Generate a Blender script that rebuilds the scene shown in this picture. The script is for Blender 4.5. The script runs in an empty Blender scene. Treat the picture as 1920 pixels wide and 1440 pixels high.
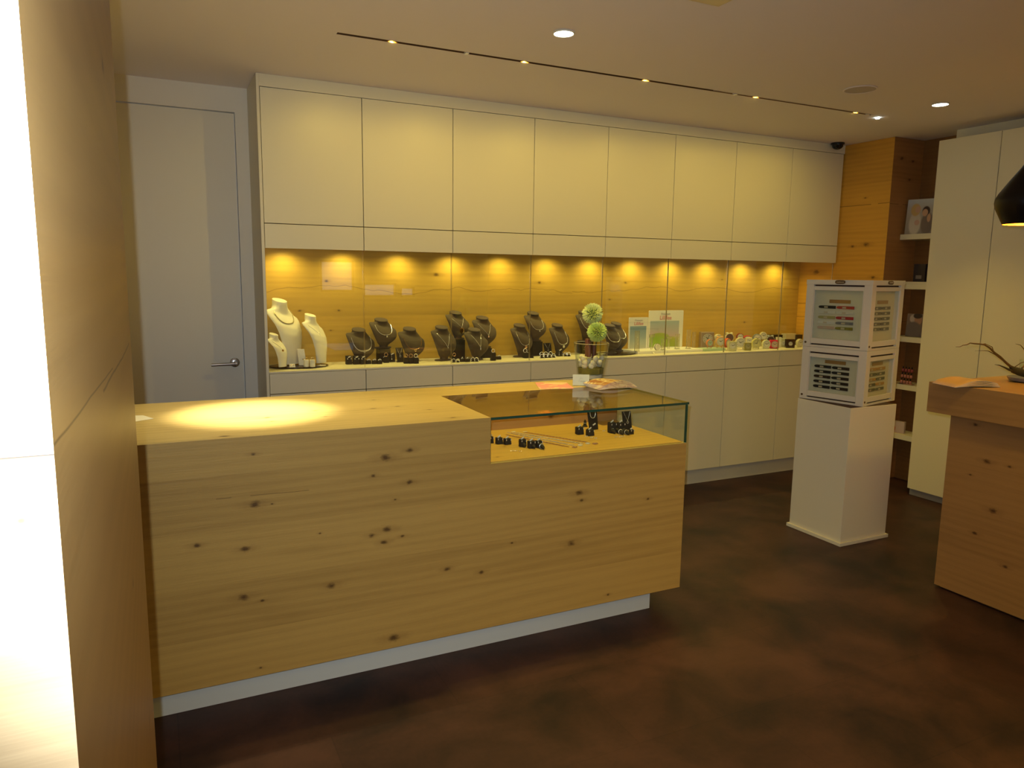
import bpy, math, random
from mathutils import Vector, Matrix, noise as mnoise
random.seed(7)
sc = bpy.context.scene
C = sc.collection

# ------------------------------------------------------------------ camera
F_PX, YAW, PITCH, ROLL, EYE = 1384.2, 0.45109, 0.14571, 0.01278, 1.5
FW = Vector((math.sin(YAW)*math.cos(PITCH), math.cos(YAW)*math.cos(PITCH), -math.sin(PITCH)))
_r = Vector((math.cos(YAW), -math.sin(YAW), 0)); _u = _r.cross(FW)
RT = math.cos(ROLL)*_r + math.sin(ROLL)*_u
UP = -math.sin(ROLL)*_r + math.cos(ROLL)*_u
cd = bpy.data.cameras.new('camera'); cam = bpy.data.objects.new('camera', cd); C.objects.link(cam)
cd.sensor_width = 36; cd.lens = 36*F_PX/1920; cd.clip_start = 0.02; cd.clip_end = 60
M = Matrix((RT, UP, -FW)).transposed().to_4x4(); M.translation = (0, 0, EYE); cam.matrix_world = M
sc.camera = cam

# ------------------------------------------------------------------ world, exposure
w = bpy.data.worlds.new('world'); sc.world = w; w.use_nodes = True
w.node_tree.nodes['Background'].inputs[0].default_value = (0.55, 0.7, 1, 1)
w.node_tree.nodes['Background'].inputs[1].default_value = 1.0
sc.view_settings.view_transform = 'Standard'; sc.view_settings.look = 'None'
sc.view_settings.exposure = 0.19; sc.view_settings.gamma = 1; sc.view_settings.use_curve_mapping = False

# ------------------------------------------------------------------ lights of the room
WARM = (1, 0.70, 0.115)
def spot(name, loc, target, power, size, blend=0.6, col=WARM, rad=0.02):
    l = bpy.data.lights.new(name, 'SPOT'); l.energy = power; l.spot_size = math.radians(size); l.spot_blend = blend
    l.color = col; l.shadow_soft_size = rad
    o = bpy.data.objects.new(name, l); C.objects.link(o); o.location = loc
    o.rotation_euler = (Vector(target)-Vector(loc)).to_track_quat('-Z', 'Y').to_euler(); return o
CEIL = 2.503
# recessed downlights (x, y, power, cone)
DOWN = [(0.33, 2.96, 420, 27), (1.593, 2.838, 90, 84), (4.109, 2.912, 36, 80)]
for i, (x, y, p, s) in enumerate(DOWN):
    spot('downlight_lamp', (x, y, CEIL-0.03), (x, y, 0), p, s, 1.0, (1, 0.86, 0.5) if i == 0 else WARM, rad=0.03)
spot('downlight_lamp', (0.33, 2.96, CEIL-0.03), (0.33, 2.96, 0), 80, 60, 1.0, (1, 0.80, 0.34), rad=0.03)
# added fill lamps, out of view above and behind the photographer
for x, y, p in ((1.6, -0.4, 86), (2.5, 1.1, 46), (4.15, 0.9, 66), (2.2, -1.4, 70), (0.3, -1.6, 135)):
    spot('added_fill_lamp', (x, y, CEIL-0.03), (x, y, 0), p, 150, 1.0, rad=0.18)
# spots sitting in the ceiling slot, washing the cupboard doors
for x, p in ((1.0, 8.2), (1.65, 9.2), (2.35, 10.6), (3.1, 11.6), (3.9, 13.2)):
    spot('slot_lamp', (x, 3.289, CEIL+0.002), (x, 4.10, 1.62), p, 126, 1.0, rad=0.004)
# spots under the wall cupboards, lighting the niche
LED = (1, 0.83, 0.25)
for k in range(12):
    x = 0.685+0.3445*k
    spot('niche_lamp', (x, 4.362, 1.652), (x, 4.362, 1), 4.6, 150, 1.0, LED, 0.012)
# the camera's own flash, a little left of and above the lens
spot('camera_flash', Vector((0, 0, EYE))+RT*-0.024+UP*0.05-FW*0.0, Vector((0, 0, EYE))+FW*5+UP*0.4, 88, 102, 1.0, (0.84, 0.94, 1), 0.004)

# ------------------------------------------------------------------ measuring helpers (metres)
def ray(px, py): return FW + RT*((px-960)/F_PX) - UP*((py-720)/F_PX)
def on(px, py, ax, v):
    d = ray(px, py); o = Vector((0, 0, EYE)); t = (v-o[ax])/d[ax]; return o+d*t
def dep(P): return (Vector(P)-Vector((0, 0, EYE))).dot(FW)
def m(px, P): return px*dep(P)/F_PX

# ------------------------------------------------------------------ materials
def new_mat(name):
    mt = bpy.data.materials.new(name); mt.use_nodes = True
    nt = mt.node_tree; return mt, nt, nt.nodes['Principled BSDF']
def plain(name, col, rough=0.5, metal=0.0, spec=0.5, emis=None, es=0, bump=0, bs=200, coat=0, sheen=0):
    mt, nt, b = new_mat(name)
    b.inputs['Base Color'].default_value = (*col, 1); b.inputs['Roughness'].default_value = rough
    b.inputs['Metallic'].default_value = metal; b.inputs['Specular IOR Level'].default_value = spec
    b.inputs['Coat Weight'].default_value = coat; b.inputs['Coat Roughness'].default_value = 0.15
    if sheen: b.inputs['Sheen Weight'].default_value = sheen
    if emis: b.inputs['Emission Color'].default_value = (*emis, 1); b.inputs['Emission Strength'].default_value = es
    n = nt.nodes.new('ShaderNodeTexNoise'); n.inputs['Scale'].default_value = bs if bump else 6
    tc = nt.nodes.new('ShaderNodeNewGeometry'); nt.links.new(tc.outputs['Position'], n.inputs['Vector'])
    if bump:
        bp = nt.nodes.new('ShaderNodeBump'); bp.inputs['Strength'].default_value = bump; bp.inputs['Distance'].default_value = 0.001
        nt.links.new(n.outputs['Fac'], bp.inputs['Height']); nt.links.new(bp.outputs[0], b.inputs['Normal'])
    else:
        r = nt.nodes.new('ShaderNodeMapRange'); r.inputs[3].default_value = max(0, rough-0.04); r.inputs[4].default_value = min(1, rough+0.04)
        nt.links.new(n.outputs['Fac'], r.inputs[0]); nt.links.new(r.outputs[0], b.inputs['Roughness'])
    return mt
def glass(name, tint=(0.97, 1, 0.98), refl=1.0, rough=0.0):
    mt = bpy.data.materials.new(name); mt.use_nodes = True; nt = mt.node_tree; nt.nodes.clear()
    out = nt.nodes.new('ShaderNodeOutputMaterial'); mix = nt.nodes.new('ShaderNodeMixShader')
    t = nt.nodes.new('ShaderNodeBsdfTransparent'); t.inputs[0].default_value = (*tint, 1)
    g = nt.nodes.new('ShaderNodeBsdfGlossy'); g.inputs['Roughness'].default_value = rough
    f = nt.nodes.new('ShaderNodeFresnel'); f.inputs[0].default_value = 1.5
    mu = nt.nodes.new('ShaderNodeMath'); mu.operation = 'MULTIPLY'; mu.inputs[1].default_value = refl
    # fresnel treats a back face as glass-to-air; use the front-facing index on both sides
    geo = nt.nodes.new('ShaderNodeNewGeometry'); ma = nt.nodes.new('ShaderNodeMapRange')
    ma.inputs[3].default_value = 1.5; ma.inputs[4].default_value = 1/1.5
    nt.links.new(geo.outputs['Backfacing'], ma.inputs[0]); nt.links.new(ma.outputs[0], f.inputs[0])
    nt.links.new(f.outputs[0], mu.inputs[0]); nt.links.new(mu.outputs[0], mix.inputs[0])
    nt.links.new(t.outputs[0], mix.inputs[1]); nt.links.new(g.outputs[0], mix.inputs[2]); nt.links.new(mix.outputs[0], out.inputs[0])
    return mt

def wood(name, ua, va, ph=0.19, off=0.0, knots=(), cracks=(), base=(0.50, 0.315, 0.125), tone=0.16, rough=0.42, seed=0, grainy=1.0, uoff=0, local=False, alt=False, con=0.8, bump=0.25, seam=0.85):
    """horizontal oak boards: ua = axis along the grain, va = axis across the boards"""
    mt, nt, b = new_mat(name); N = nt.nodes.new; L = nt.links.new
    def mth(op, a, c=None, d=None, clamp=False):
        n = N('ShaderNodeMath'); n.operation = op; n.use_clamp = clamp
        for i, v in enumerate((a, c, d)):
            if v is None: continue
            if isinstance(v, (int, float)): n.inputs[i].default_value = v
            else: L(v, n.inputs[i])
        return n.outputs[0]
    if local: tc = N('ShaderNodeTexCoord'); pos = tc.outputs['Object']
    else: geo = N('ShaderNodeNewGeometry'); pos = geo.outputs['Position']
    sep = N('ShaderNodeSeparateXYZ'); L(pos, sep.inputs[0])
    u = sep.outputs['XYZ'.index(ua)]; v = sep.outputs['XYZ'.index(va)]
    idx = mth('FLOOR', mth('DIVIDE', mth('SUBTRACT', v, off), ph))
    wn = N('ShaderNodeTexWhiteNoise'); wn.noise_dimensions = '1D'; L(mth('ADD', idx, seed+0.37), wn.inputs['W'])
    rnd = wn.outputs['Value']
    if alt: rnd = mth('MULTIPLY_ADD', mth('FLOORED_MODULO', idx, 2.0), -0.42, 0.71)
    def vec(us, vs, z=None):
        c = N('ShaderNodeCombineXYZ'); L(mth('MULTIPLY_ADD', u, us, uoff), c.inputs[0]); L(mth('MULTIPLY', v, vs), c.inputs[1])
        L(mth('MULTIPLY_ADD', idx, 17.3, seed), c.inputs[2]); return c.outputs[0]
    def nz(vc, scale, det=3, dist=0.0, rg=0.6):
        n = N('ShaderNodeTexNoise'); n.inputs['Scale'].default_value = scale; n.inputs['Detail'].default_value = det
        n.inputs['Distortion'].default_value = dist; n.inputs['Roughness'].default_value = rg; L(vc, n.inputs['Vector']); return n.outputs['Fac']
    broad = nz(vec(0.8, 7), 1.0, 3, 1.2)
    grain = nz(vec(3.0, 110), 1.0, 5, 0.3, 0.7)
    fine = nz(vec(14, 420), 1.0, 2, 0.0)
    # cathedral figure
    fig = N('ShaderNodeTexWave'); fig.wave_type = 'BANDS'; fig.bands_direction = 'Y'; fig.inputs['Scale'].default_value = 1.0
    fig.inputs['Distortion'].default_value = 9; fig.inputs['Detail'].default_value = 2; fig.inputs['Detail Scale'].default_value = 0.6
    L(vec(0.9, 9), fig.inputs['Vector'])
    t = mth('ADD', mth('MULTIPLY', broad, 0.34), mth('MULTIPLY', grain, 0.28*grainy))
    t = mth('ADD', t, mth('MULTIPLY', fine, 0.16*grainy)); t = mth('ADD', t, mth('MULTIPLY', fig.outputs['Fac'], 0.09))
    t = mth('ADD', mth('ADD', t, 0.06), mth('MULTIPLY', mth('SUBTRACT', rnd, 0.5), tone*2))
    t = mth('MULTIPLY_ADD', t, con, 0.5-0.5*con)
    cr = N('ShaderNodeValToRGB'); e = cr.color_ramp.elements
    e[0].position = 0.12; e[0].color = (base[0]*0.52, base[1]*0.46, base[2]*0.42, 1)
    e[1].position = 0.88; e[1].color = (base[0]*1.22, base[1]*1.24, base[2]*1.25, 1)
    e2 = cr.color_ramp.elements.new(0.5); e2.color = (*base, 1)
    L(t, cr.inputs[0]); col = cr.outputs['Color']
    def mixc(fac, a, c):
        n = N('ShaderNodeMix'); n.data_type = 'RGBA'; L(fac, n.inputs[0]); L(a, n.inputs[6]); n.inputs[7].default_value = (*c, 1); return n.outputs[2]
    if knots:
        pert = nz(vec(45, 90), 1.0, 3)
        core = halo = None
        for (ku, kv, kr) in knots:
            kr = kr*0.85
            du = mth('MULTIPLY', mth('SUBTRACT', u, ku), 1/(kr*1.5)); dv = mth('MULTIPLY', mth('SUBTRACT', v, kv), 1/kr)
            d = mth('SQRT', mth('ADD', mth('MULTIPLY', du, du), mth('MULTIPLY', dv, dv)))
            d = mth('ADD', d, mth('MULTIPLY', mth('SUBTRACT', pert, 0.5), 1.6))
            k1 = mth('SUBTRACT', 1.35, d, clamp=True)
            du2 = mth('MULTIPLY', du, 0.22); dv2 = mth('MULTIPLY', dv, 0.5)
            h1 = mth('SUBTRACT', 1.0, mth('ADD', mth('SQRT', mth('ADD', mth('MULTIPLY', du2, du2), mth('MULTIPLY', dv2, dv2))), mth('MULTIPLY', mth('SUBTRACT', pert, 0.5), 0.8)), clamp=True)
            core = k1 if core is None else mth('MAXIMUM', core, k1); halo = h1 if halo is None else mth('MAXIMUM', halo, h1)
        col = mixc(mth('MULTIPLY', halo, 0.42), col, (base[0]*0.42, base[1]*0.34, base[2]*0.34))
        col = mixc(mth('MULTIPLY', core, 0.82), col, (base[0]*.13, base[1]*.09, base[2]*.12))
    for (cu0, cu1, cv, amp, wd, *sl) in cracks:
        wv = nz(vec(1.6, 0), 1.0, 4, 0.0)
        vv = mth('SUBTRACT', v, cv)
        if sl: vv = mth('SUBTRACT', vv, mth('MULTIPLY', mth('SUBTRACT', u, cu0), sl[0]))
        d = mth('ABSOLUTE', mth('SUBTRACT', vv, mth('MULTIPLY', mth('SUBTRACT', wv, 0.5), amp)))
        k = mth('SUBTRACT', 1.0, mth('DIVIDE', d, wd), clamp=True)
        brk = mth('GREATER_THAN', nz(vec(3.1, 0), 1.0, 2), 0.34)
        k = mth('MULTIPLY', mth('MULTIPLY', mth('MULTIPLY', k, brk), mth('GREATER_THAN', u, cu0)), mth('LESS_THAN', u, cu1))
        col = mixc(mth('MULTIPLY', k, seam), col, (base[0]*.16, base[1]*.12, base[2]*.15) if seam < .9 else (.004, .003, .008))
    L(col, b.inputs['Base Color']); b.inputs['Roughness'].default_value = rough; b.inputs['Specular IOR Level'].default_value = 0.35
    bp = N('ShaderNodeBump'); bp.inputs['Strength'].default_value = bump; bp.inputs['Distance'].default_value = 0.002
    L(mth('ADD', grain, mth('MULTIPLY', fine, 0.5)), bp.inputs['Height']); L(bp.outputs[0], b.inputs['Normal'])
    return mt

def picture(name, bands, rough=0.35, spots=()):
    """a printed picture: bands of colour down local Z, with soft coloured discs (x, z, rx, rz, colour)"""
    mt, nt, b = new_mat(name); N = nt.nodes.new; L = nt.links.new
    tc = N('ShaderNodeTexCoord'); sep = N('ShaderNodeSeparateXYZ'); L(tc.outputs['Object'], sep.inputs[0])
    ns = N('ShaderNodeTexNoise'); ns.inputs['Scale'].default_value = 40; L(tc.outputs['Object'], ns.inputs['Vector'])
    ad = N('ShaderNodeMath'); ad.operation = 'MULTIPLY_ADD'; ad.inputs[1].default_value = 0.03; L(ns.outputs['Fac'], ad.inputs[0]); L(sep.outputs[2], ad.inputs[2])
    z0, z1 = bands[0][0], bands[-1][0]
    mr = N('ShaderNodeMapRange'); mr.inputs[1].default_value = z0; mr.inputs[2].default_value = z1; L(ad.outputs[0], mr.inputs[0])
    cr = N('ShaderNodeValToRGB'); L(mr.outputs[0], cr.inputs[0]); e = cr.color_ramp.elements
    e[0].position = 0; e[0].color = (*bands[0][1], 1); e[1].position = 1; e[1].color = (*bands[-1][1], 1)
    for z, c in bands[1:-1]:
        n = e.new((z-z0)/(z1-z0)); n.color = (*c, 1)
    col = cr.outputs[0]
    for (x, z, rx, rz, c) in spots:
        def mm(op, a, k):
            n = N('ShaderNodeMath'); n.operation = op
            for i, v in enumerate((a, k)):
                if isinstance(v, (int, float)): n.inputs[i].default_value = v
                else: L(v, n.inputs[i])
            return n.outputs[0]
        dx = mm('DIVIDE', mm('SUBTRACT', sep.outputs[0], x), rx); dz = mm('DIVIDE', mm('SUBTRACT', sep.outputs[2], z), rz)
        d = mm('SQRT', mm('ADD', mm('MULTIPLY', dx, dx), mm('MULTIPLY', dz, dz)), 0)
        r = N('ShaderNodeMapRange'); r.inputs[1].default_value = 1.1; r.inputs[2].default_value = 0.85; L(d, r.inputs[0])
        n = N('ShaderNodeMix'); n.data_type = 'RGBA'; L(r.outputs[0], n.inputs[0]); L(col, n.inputs[6]); n.inputs[7].default_value = (*c, 1); col = n.outputs[2]
    L(col, b.inputs['Base Color']); b.inputs['Roughness'].default_value = rough
    return mt

LAC = plain('cream_lacquer', (0.79, 0.745, 0.56), 0.38, bump=0.05, bs=900)
LACS = plain('cream_lacquer_panel', (0.78, 0.735, 0.56), 0.42)
GAP = plain('joint_shadow_board', (0.15, 0.09, 0.035), 0.8)
WALLM = plain('painted_plaster', (0.84, 0.79, 0.68), 0.7, bump=0.15, bs=250)
CEILM = plain('ceiling_paint', (0.84, 0.78, 0.80), 0.85, bump=0.1, bs=300)
DOORM = plain('door_paint', (0.80, 0.75, 0.62), 0.5)
WHITE = plain('white_board', (0.83, 0.79, 0.66), 0.45)
PLINTHM = plain('white_plinth_laminate', (0.74, 0.75, 0.72), 0.4)
STEEL = plain('brushed_steel', (0.55, 0.52, 0.5), 0.28, 1)
SILVER = plain('polished_silver', (0.97, 0.97, 1.0), 0.28, 0.65)
GOLD = plain('yellow_gold', (0.85, 0.58, 0.24), 0.2, 1)
ROSE = plain('rose_gold', (0.80, 0.52, 0.38), 0.25, 0.8)
VELV = plain('dark_brown_velvet', (0.068, 0.045, 0.030), 0.7, bump=0.3, bs=1500, sheen=0.1)
BLACKV = plain('black_flock', (0.018, 0.014, 0.013), 0.8, bump=0.3, bs=1500)
CREAMB = plain('cream_leatherette', (0.83, 0.80, 0.70), 0.5, bump=0.1, bs=900)
PLATEM = plain('dark_glossy_plate', (0.03, 0.015, 0.015), 0.15)
TAG = plain('price_tag_card', (0.85, 0.83, 0.75), 0.5)
PAPER = plain('white_paper', (0.85, 0.84, 0.8), 0.5)
BLACKP = plain('black_plastic', (0.012, 0.011, 0.012), 0.3)
GLASSM = glass('clear_glass')
GLASSN = glass('clear_pane', (0.985, 0.99, 0.97), 1.15)
ACRYL = glass('clear_acrylic', (0.93, 0.93, 0.88), 1.5, 0.02)
GEDGE = plain('green_glass_edge', (0.03, 0.09, 0.06), 0.12, spec=0.8)
PEDGE = plain('pane_edge', (0.30, 0.24, 0.13), 0.15, spec=0.8)

# ------------------------------------------------------------------ mesh builder
class MB:
    def __init__(s): s.v = []; s.f = []; s.m = []; s.sm = []
    def add(s, vs, fs, mi=0, smooth=False):
        o = len(s.v); s.v += [Vector(p) for p in vs]
        for i, f in enumerate(fs):
            s.f.append([o+k for k in f]); s.m.append(mi[i] if isinstance(mi, (list, tuple)) else mi); s.sm.append(smooth)
        return s
    def box(s, x0, x1, y0, y1, z0, z1, mi=0):
        # faces: -X +X -Y +Y -Z +Z ; mi may be a list of six
        vs = [(x0,y0,z0),(x1,y0,z0),(x1,y1,z0),(x0,y1,z0),(x0,y0,z1),(x1,y0,z1),(x1,y1,z1),(x0,y1,z1)]
        return s.add(vs, [(0,4,7,3),(1,2,6,5),(0,1,5,4),(3,7,6,2),(0,3,2,1),(4,5,6,7)], mi)
    def tube(s, pts, r, seg=8, mi=0, cap=True, closed=False):
        pts = [Vector(p) for p in pts]; n = len(pts); rs = r if isinstance(r, (list, tuple)) else [r]*n
        rings = []; prev = None
        for i, p in enumerate(pts):
            a = pts[(i-1) % n] if (closed or i > 0) else p; b = pts[(i+1) % n] if (closed or i < n-1) else p
            t = (b-a).normalized() if (b-a).length > 1e-9 else Vector((0, 0, 1))
            if prev is None:
                h = Vector((0, 0, 1)) if abs(t.z) < 0.9 else Vector((1, 0, 0)); nx = t.cross(h).normalized()
            else:
                nx = (prev - t*prev.dot(t)); nx = nx.normalized() if nx.length > 1e-9 else t.orthogonal().normalized()
            prev = nx; ny = t.cross(nx)
            rings.append([p+(nx*math.cos(2*math.pi*k/seg)+ny*math.sin(2*math.pi*k/seg))*rs[i] for k in range(seg)])
        vs = [q for rg in rings for q in rg]; fs = []
        for i in range(n if closed else n-1):
            j = (i+1) % n
            for k in range(seg): fs.append((i*seg+k, i*seg+(k+1) % seg, j*seg+(k+1) % seg, j*seg+k))
        if cap and not closed: fs += [tuple(range(seg))[::-1], tuple((n-1)*seg+k for k in range(seg))]
        return s.add(vs, fs, mi, True)
    def lathe(s, prof, c=(0, 0, 0), seg=24, mi=0, sx=1, sy=1, axis='Z', cap=True):
        vs = []; fs = []; n = len(prof); c = Vector(c)
        for r, z in prof:
            for k in range(seg):
                a = 2*math.pi*k/seg; x, y = r*math.cos(a)*sx, r*math.sin(a)*sy
                vs.append(c+(Vector((x, y, z)) if axis == 'Z' else Vector((x, -z, y))))
        for i in range(n-1):
            for k in range(seg): fs.append((i*seg+k, i*seg+(k+1) % seg, (i+1)*seg+(k+1) % seg, (i+1)*seg+k))
        if cap and prof[0][0] > 0: fs.append(tuple(range(seg))[::-1])
        if cap and prof[-1][0] > 0: fs.append(tuple((n-1)*seg+k for k in range(seg)))
        return s.add(vs, fs, mi, True)
    def prism(s, pts, y0, y1, mi=0, ax='Y', smooth=False):
        n = len(pts)
        P = {'Y': lambda a, b, t: (a, t, b), 'X': lambda a, b, t: (t, a, b), 'Z': lambda a, b, t: (a, b, t)}[ax]
        vs = [P(a, b, y0) for a, b in pts]+[P(a, b, y1) for a, b in pts]
        fs = [tuple(range(n)), tuple(range(2*n-1, n-1, -1))]+[(i, n+i, n+(i+1) % n, (i+1) % n) for i in range(n)]
        return s.add(vs, fs, mi, smooth)
    def loft(s, rings, mi=0, cap=True):
        n = len(rings[0]); vs = [p for r in rings for p in r]; fs = []
        for i in range(len(rings)-1):
            for k in range(n): fs.append((i*n+k, i*n+(k+1) % n, (i+1)*n+(k+1) % n, (i+1)*n+k))
        if cap: fs += [tuple(range(n))[::-1], tuple((len(rings)-1)*n+k for k in range(n))]
        return s.add(vs, fs, mi, True)
    def build(s, name, mats, parent=None, bevel=0, flat=False, origin=None):
        me = bpy.data.meshes.new(name); o0 = Vector((0, 0, 0))
        if parent is not None:
            q = parent; o0 = Vector((0, 0, 0))
            while q is not None: o0 += q.location; q = q.parent
        if origin is not None: o0 = o0+Vector(origin)
        me.from_pydata([tuple(p-o0) for p in s.v], [], s.f)
        if not isinstance(mats, (list, tuple)): mats = [mats]
        for q in mats: me.materials.append(q)
        me.polygons.foreach_set('material_index', s.m)
        me.polygons.foreach_set('use_smooth', [x and not flat for x in s.sm])
        me.validate(); me.update()
        import bmesh
        bm = bmesh.new(); bm.from_mesh(me); bmesh.ops.recalc_face_normals(bm, faces=bm.faces); bm.to_mesh(me); bm.free()
        if any(s.sm): me.set_sharp_from_angle(angle=math.radians(42))
        o = bpy.data.objects.new(name, me); C.objects.link(o)
        if parent is not None: o.parent = parent
        if origin is not None: o.location = origin
        if bevel:
            b = o.modifiers.new('bevel', 'BEVEL'); b.width = bevel; b.segments = 2; b.limit_method = 'ANGLE'; b.angle_limit = math.radians(50)
        return o
def tag(o, label=None, cat=None, group=None, kind=None):
    if label: o['label'] = label
    if cat: o['category'] = cat
    if group: o['group'] = group
    if kind: o['kind'] = kind
    return o
def thing(name, label, cat, loc=(0, 0, 0), group=None, rz=0):
    o = bpy.data.objects.new(name, None); C.objects.link(o); o.location = loc; o.rotation_euler = (0, 0, rz); o.empty_display_size = 0.05
    return tag(o, label, cat, group)
def struct(name, mb, mats, label=None, cat=None, bevel=0):
    return tag(mb.build(name, mats, bevel=bevel), label, cat, kind='structure')
class local:
    """build a thing at the origin, then set it down: parts are made while its location is zero"""
    def __init__(s, name, label, cat, group=None): s.o = thing(name, label, cat, (0, 0, 0), group)
    def put(s, loc, rz=0): s.o.location = loc; s.o.rotation_euler = (0, 0, rz); return s.o
ORD = ['first', 'second', 'third', 'fourth', 'fifth', 'sixth', 'seventh', 'eighth', 'ninth', 'tenth', 'eleventh', 'twelfth']
def text_mesh(body, size, mat, parent, loc, rot=(math.pi/2, 0, 0), name='lettering', ext=0.0003, shear=0):
    cu = bpy.data.curves.new('t', 'FONT'); cu.body = body; cu.size = size; cu.extrude = ext; cu.align_x = 'CENTER'; cu.shear = shear
    cu.resolution_u = 3
    t = bpy.data.objects.new('t', cu); C.objects.link(t)
    dg = bpy.context.evaluated_depsgraph_get(); me = bpy.data.meshes.new_from_object(t.evaluated_get(dg)); bpy.data.objects.remove(t)
    me.materials.clear(); me.materials.append(mat)
    o = bpy.data.objects.new(name, me); C.objects.link(o); o.parent = parent; o.location = loc; o.rotation_euler = rot
    return o

# ------------------------------------------------------------------ dimensions
YC, YB = 4.109, 4.4906           # cupboard fronts, wall behind
XL, BW, XW = 0.5397, 0.5273, 4.762
ZS = 0.969                        # display shelf
ZT, ZD, ZB, ZR, ZP = 2.437, 1.7555, 1.6274, 0.848, 0.123
XC, Y1, Y2 = 4.7315, 3.693, 3.3385

# ------------------------------------------------------------------ the room
FL, fnt, fb = new_mat('dark_brown_vinyl')
def _floor():
    N = fnt.nodes.new; L = fnt.links.new
    g = N('ShaderNodeNewGeometry')
    n1 = N('ShaderNodeTexNoise'); n1.inputs['Scale'].default_value = 2.6; n1.inputs['Detail'].default_value = 5; n1.inputs['Roughness'].default_value = 0.55; n1.inputs['Distortion'].default_value = 0.4
    L(g.outputs['Position'], n1.inputs['Vector'])
    n2 = N('ShaderNodeTexNoise'); n2.inputs['Scale'].default_value = 60; n2.inputs['Detail'].default_value = 4; L(g.outputs['Position'], n2.inputs['Vector'])
    bk = N('ShaderNodeTexBrick'); bk.inputs['Scale'].default_value = 1.0; bk.inputs['Brick Width'].default_value = 0.9; bk.inputs['Row Height'].default_value = 0.45
    bk.inputs['Mortar Size'].default_value = 0.002; bk.inputs['Color1'].default_value = (0.42, 0.42, 0.42, 1); bk.inputs['Color2'].default_value = (0.58, 0.58, 0.58, 1); bk.inputs['Mortar'].default_value = (0.25, 0.25, 0.25, 1)
    L(g.outputs['Position'], bk.inputs['Vector'])
    a = N('ShaderNodeMath'); a.operation = 'MULTIPLY_ADD'; a.inputs[1].default_value = 0.12; L(n2.outputs['Fac'], a.inputs[0]); L(n1.outputs['Fac'], a.inputs[2])
    a2 = N('ShaderNodeMath'); a2.operation = 'MULTIPLY_ADD'; a2.inputs[1].default_value = 0.28; L(bk.outputs['Color'], a2.inputs[0]); L(a.outputs[0], a2.inputs[2])
    cr = N('ShaderNodeValToRGB'); e = cr.color_ramp.elements
    e[0].position = 0.52; e[0].color = (0.018, 0.0098, 0.012, 1); e[1].position = 0.86; e[1].color = (0.078, 0.034, 0.028, 1)
    x = e.new(0.66); x.color = (0.042, 0.019, 0.017, 1)
    L(a2.outputs[0], cr.inputs[0]); L(cr.outputs[0], fb.inputs['Base Color'])
    fb.inputs['Roughness'].default_value = 0.5; fb.inputs['Specular IOR Level'].default_value = 0.3
_floor()
X0R, X1R, Y0R = -1.6, 5.6, -3.2
struct('floor', MB().box(X0R, X1R, Y0R, YB+0.6, -0.1, 0), FL, 'dark brown mottled vinyl floor', 'floor')
c = MB()
# ceiling, opened by the long lighting slot
sx0, sx1, sy0, sy1 = 0.755, 4.03, 3.283, 3.311
c.box(X0R, X1R, Y0R, sy0, CEIL, CEIL+0.1); c.box(X0R, X1R, sy1, YB+0.6, CEIL, CEIL+0.1)
c.box(X0R, sx0, sy0, sy1, CEIL, CEIL+0.1); c.box(sx1, X1R, sy0, sy1, CEIL, CEIL+0.1)
struct('ceiling', c, CEILM, 'warm white painted ceiling', 'ceiling')
# back wall with the doorway
DX1, DX0, DZ = 0.4556, -0.52, 2.371
bw_ = MB().box(X0R, DX0, YB, YB+0.15, 0, CEIL).box(DX0, DX1, YB, YB+0.15, DZ, CEIL).box(DX1, X1R, YB, YB+0.15, 0, CEIL)
struct('wall_back', bw_, WALLM, 'cream painted back wall around the door', 'wall')
d = struct('door_1', MB().box(DX0+0.004, DX1-0.004, YB+0.012, YB+0.052, 0.006, DZ-0.005), DOORM, 'plain cream flush door left of the cupboards', 'door')
hx, hz = 0.403, 0.985
h = MB().lathe([(0.0265, 0), (0.0265, 0.008), (0.024, 0.010)], (hx, YB+0.0115, hz), 24, axis='Y')
h.tube([(hx, YB+0.006, hz), (hx, YB-0.045, hz)], 0.0095, 12); h.tube([(hx+0.004, YB-0.045, hz-0.002), (hx-0.13, YB-0.046, hz-0.004)], 0.009, 12)
ho = h.build('door_handle', STEEL, d); ho['label'] = 'brushed steel lever handle on round rose'
# near partition at the left edge
PKX = [(0.45, 1.15, 0.007), (0.62, 1.9, 0.008), (0.78, 1.68, 0.007), (0.72, 1.22, 0.004), (0.9, 0.98, 0.006)]
WP_S = wood('oak_partition_side', 'Y', 'Z', 0.42, 0.05, PKX, [(0.24, 0.62, 1.447, 0.014, 0.0009, -0.05), (0.5, 1.02, 1.428, 0.02, 0.0016, -0.03)], base=(0.46, 0.28, 0.10), seed=3, tone=0.03, grainy=0.6, con=0.45, bump=0.03)
WP_F = wood('oak_partition_front', 'X', 'Z', 0.42, 0.184, [(-0.040, 1.424, 0.0022)], [(-1.2, 0, 1.4435, 0.004, 0.0022)], base=(0.52, 0.38, 0.22), seed=5, tone=0.04, grainy=1.0, bump=0.1, seam=1.0)
struct('wall_left', MB().box(-1.3, -0.030, 0.260, 1.088, 0, CEIL-0.001, [1, 0, 1, 1, 0, 0]), [WP_S, WP_F], 'oak clad partition end close by on the left', 'wall')
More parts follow.
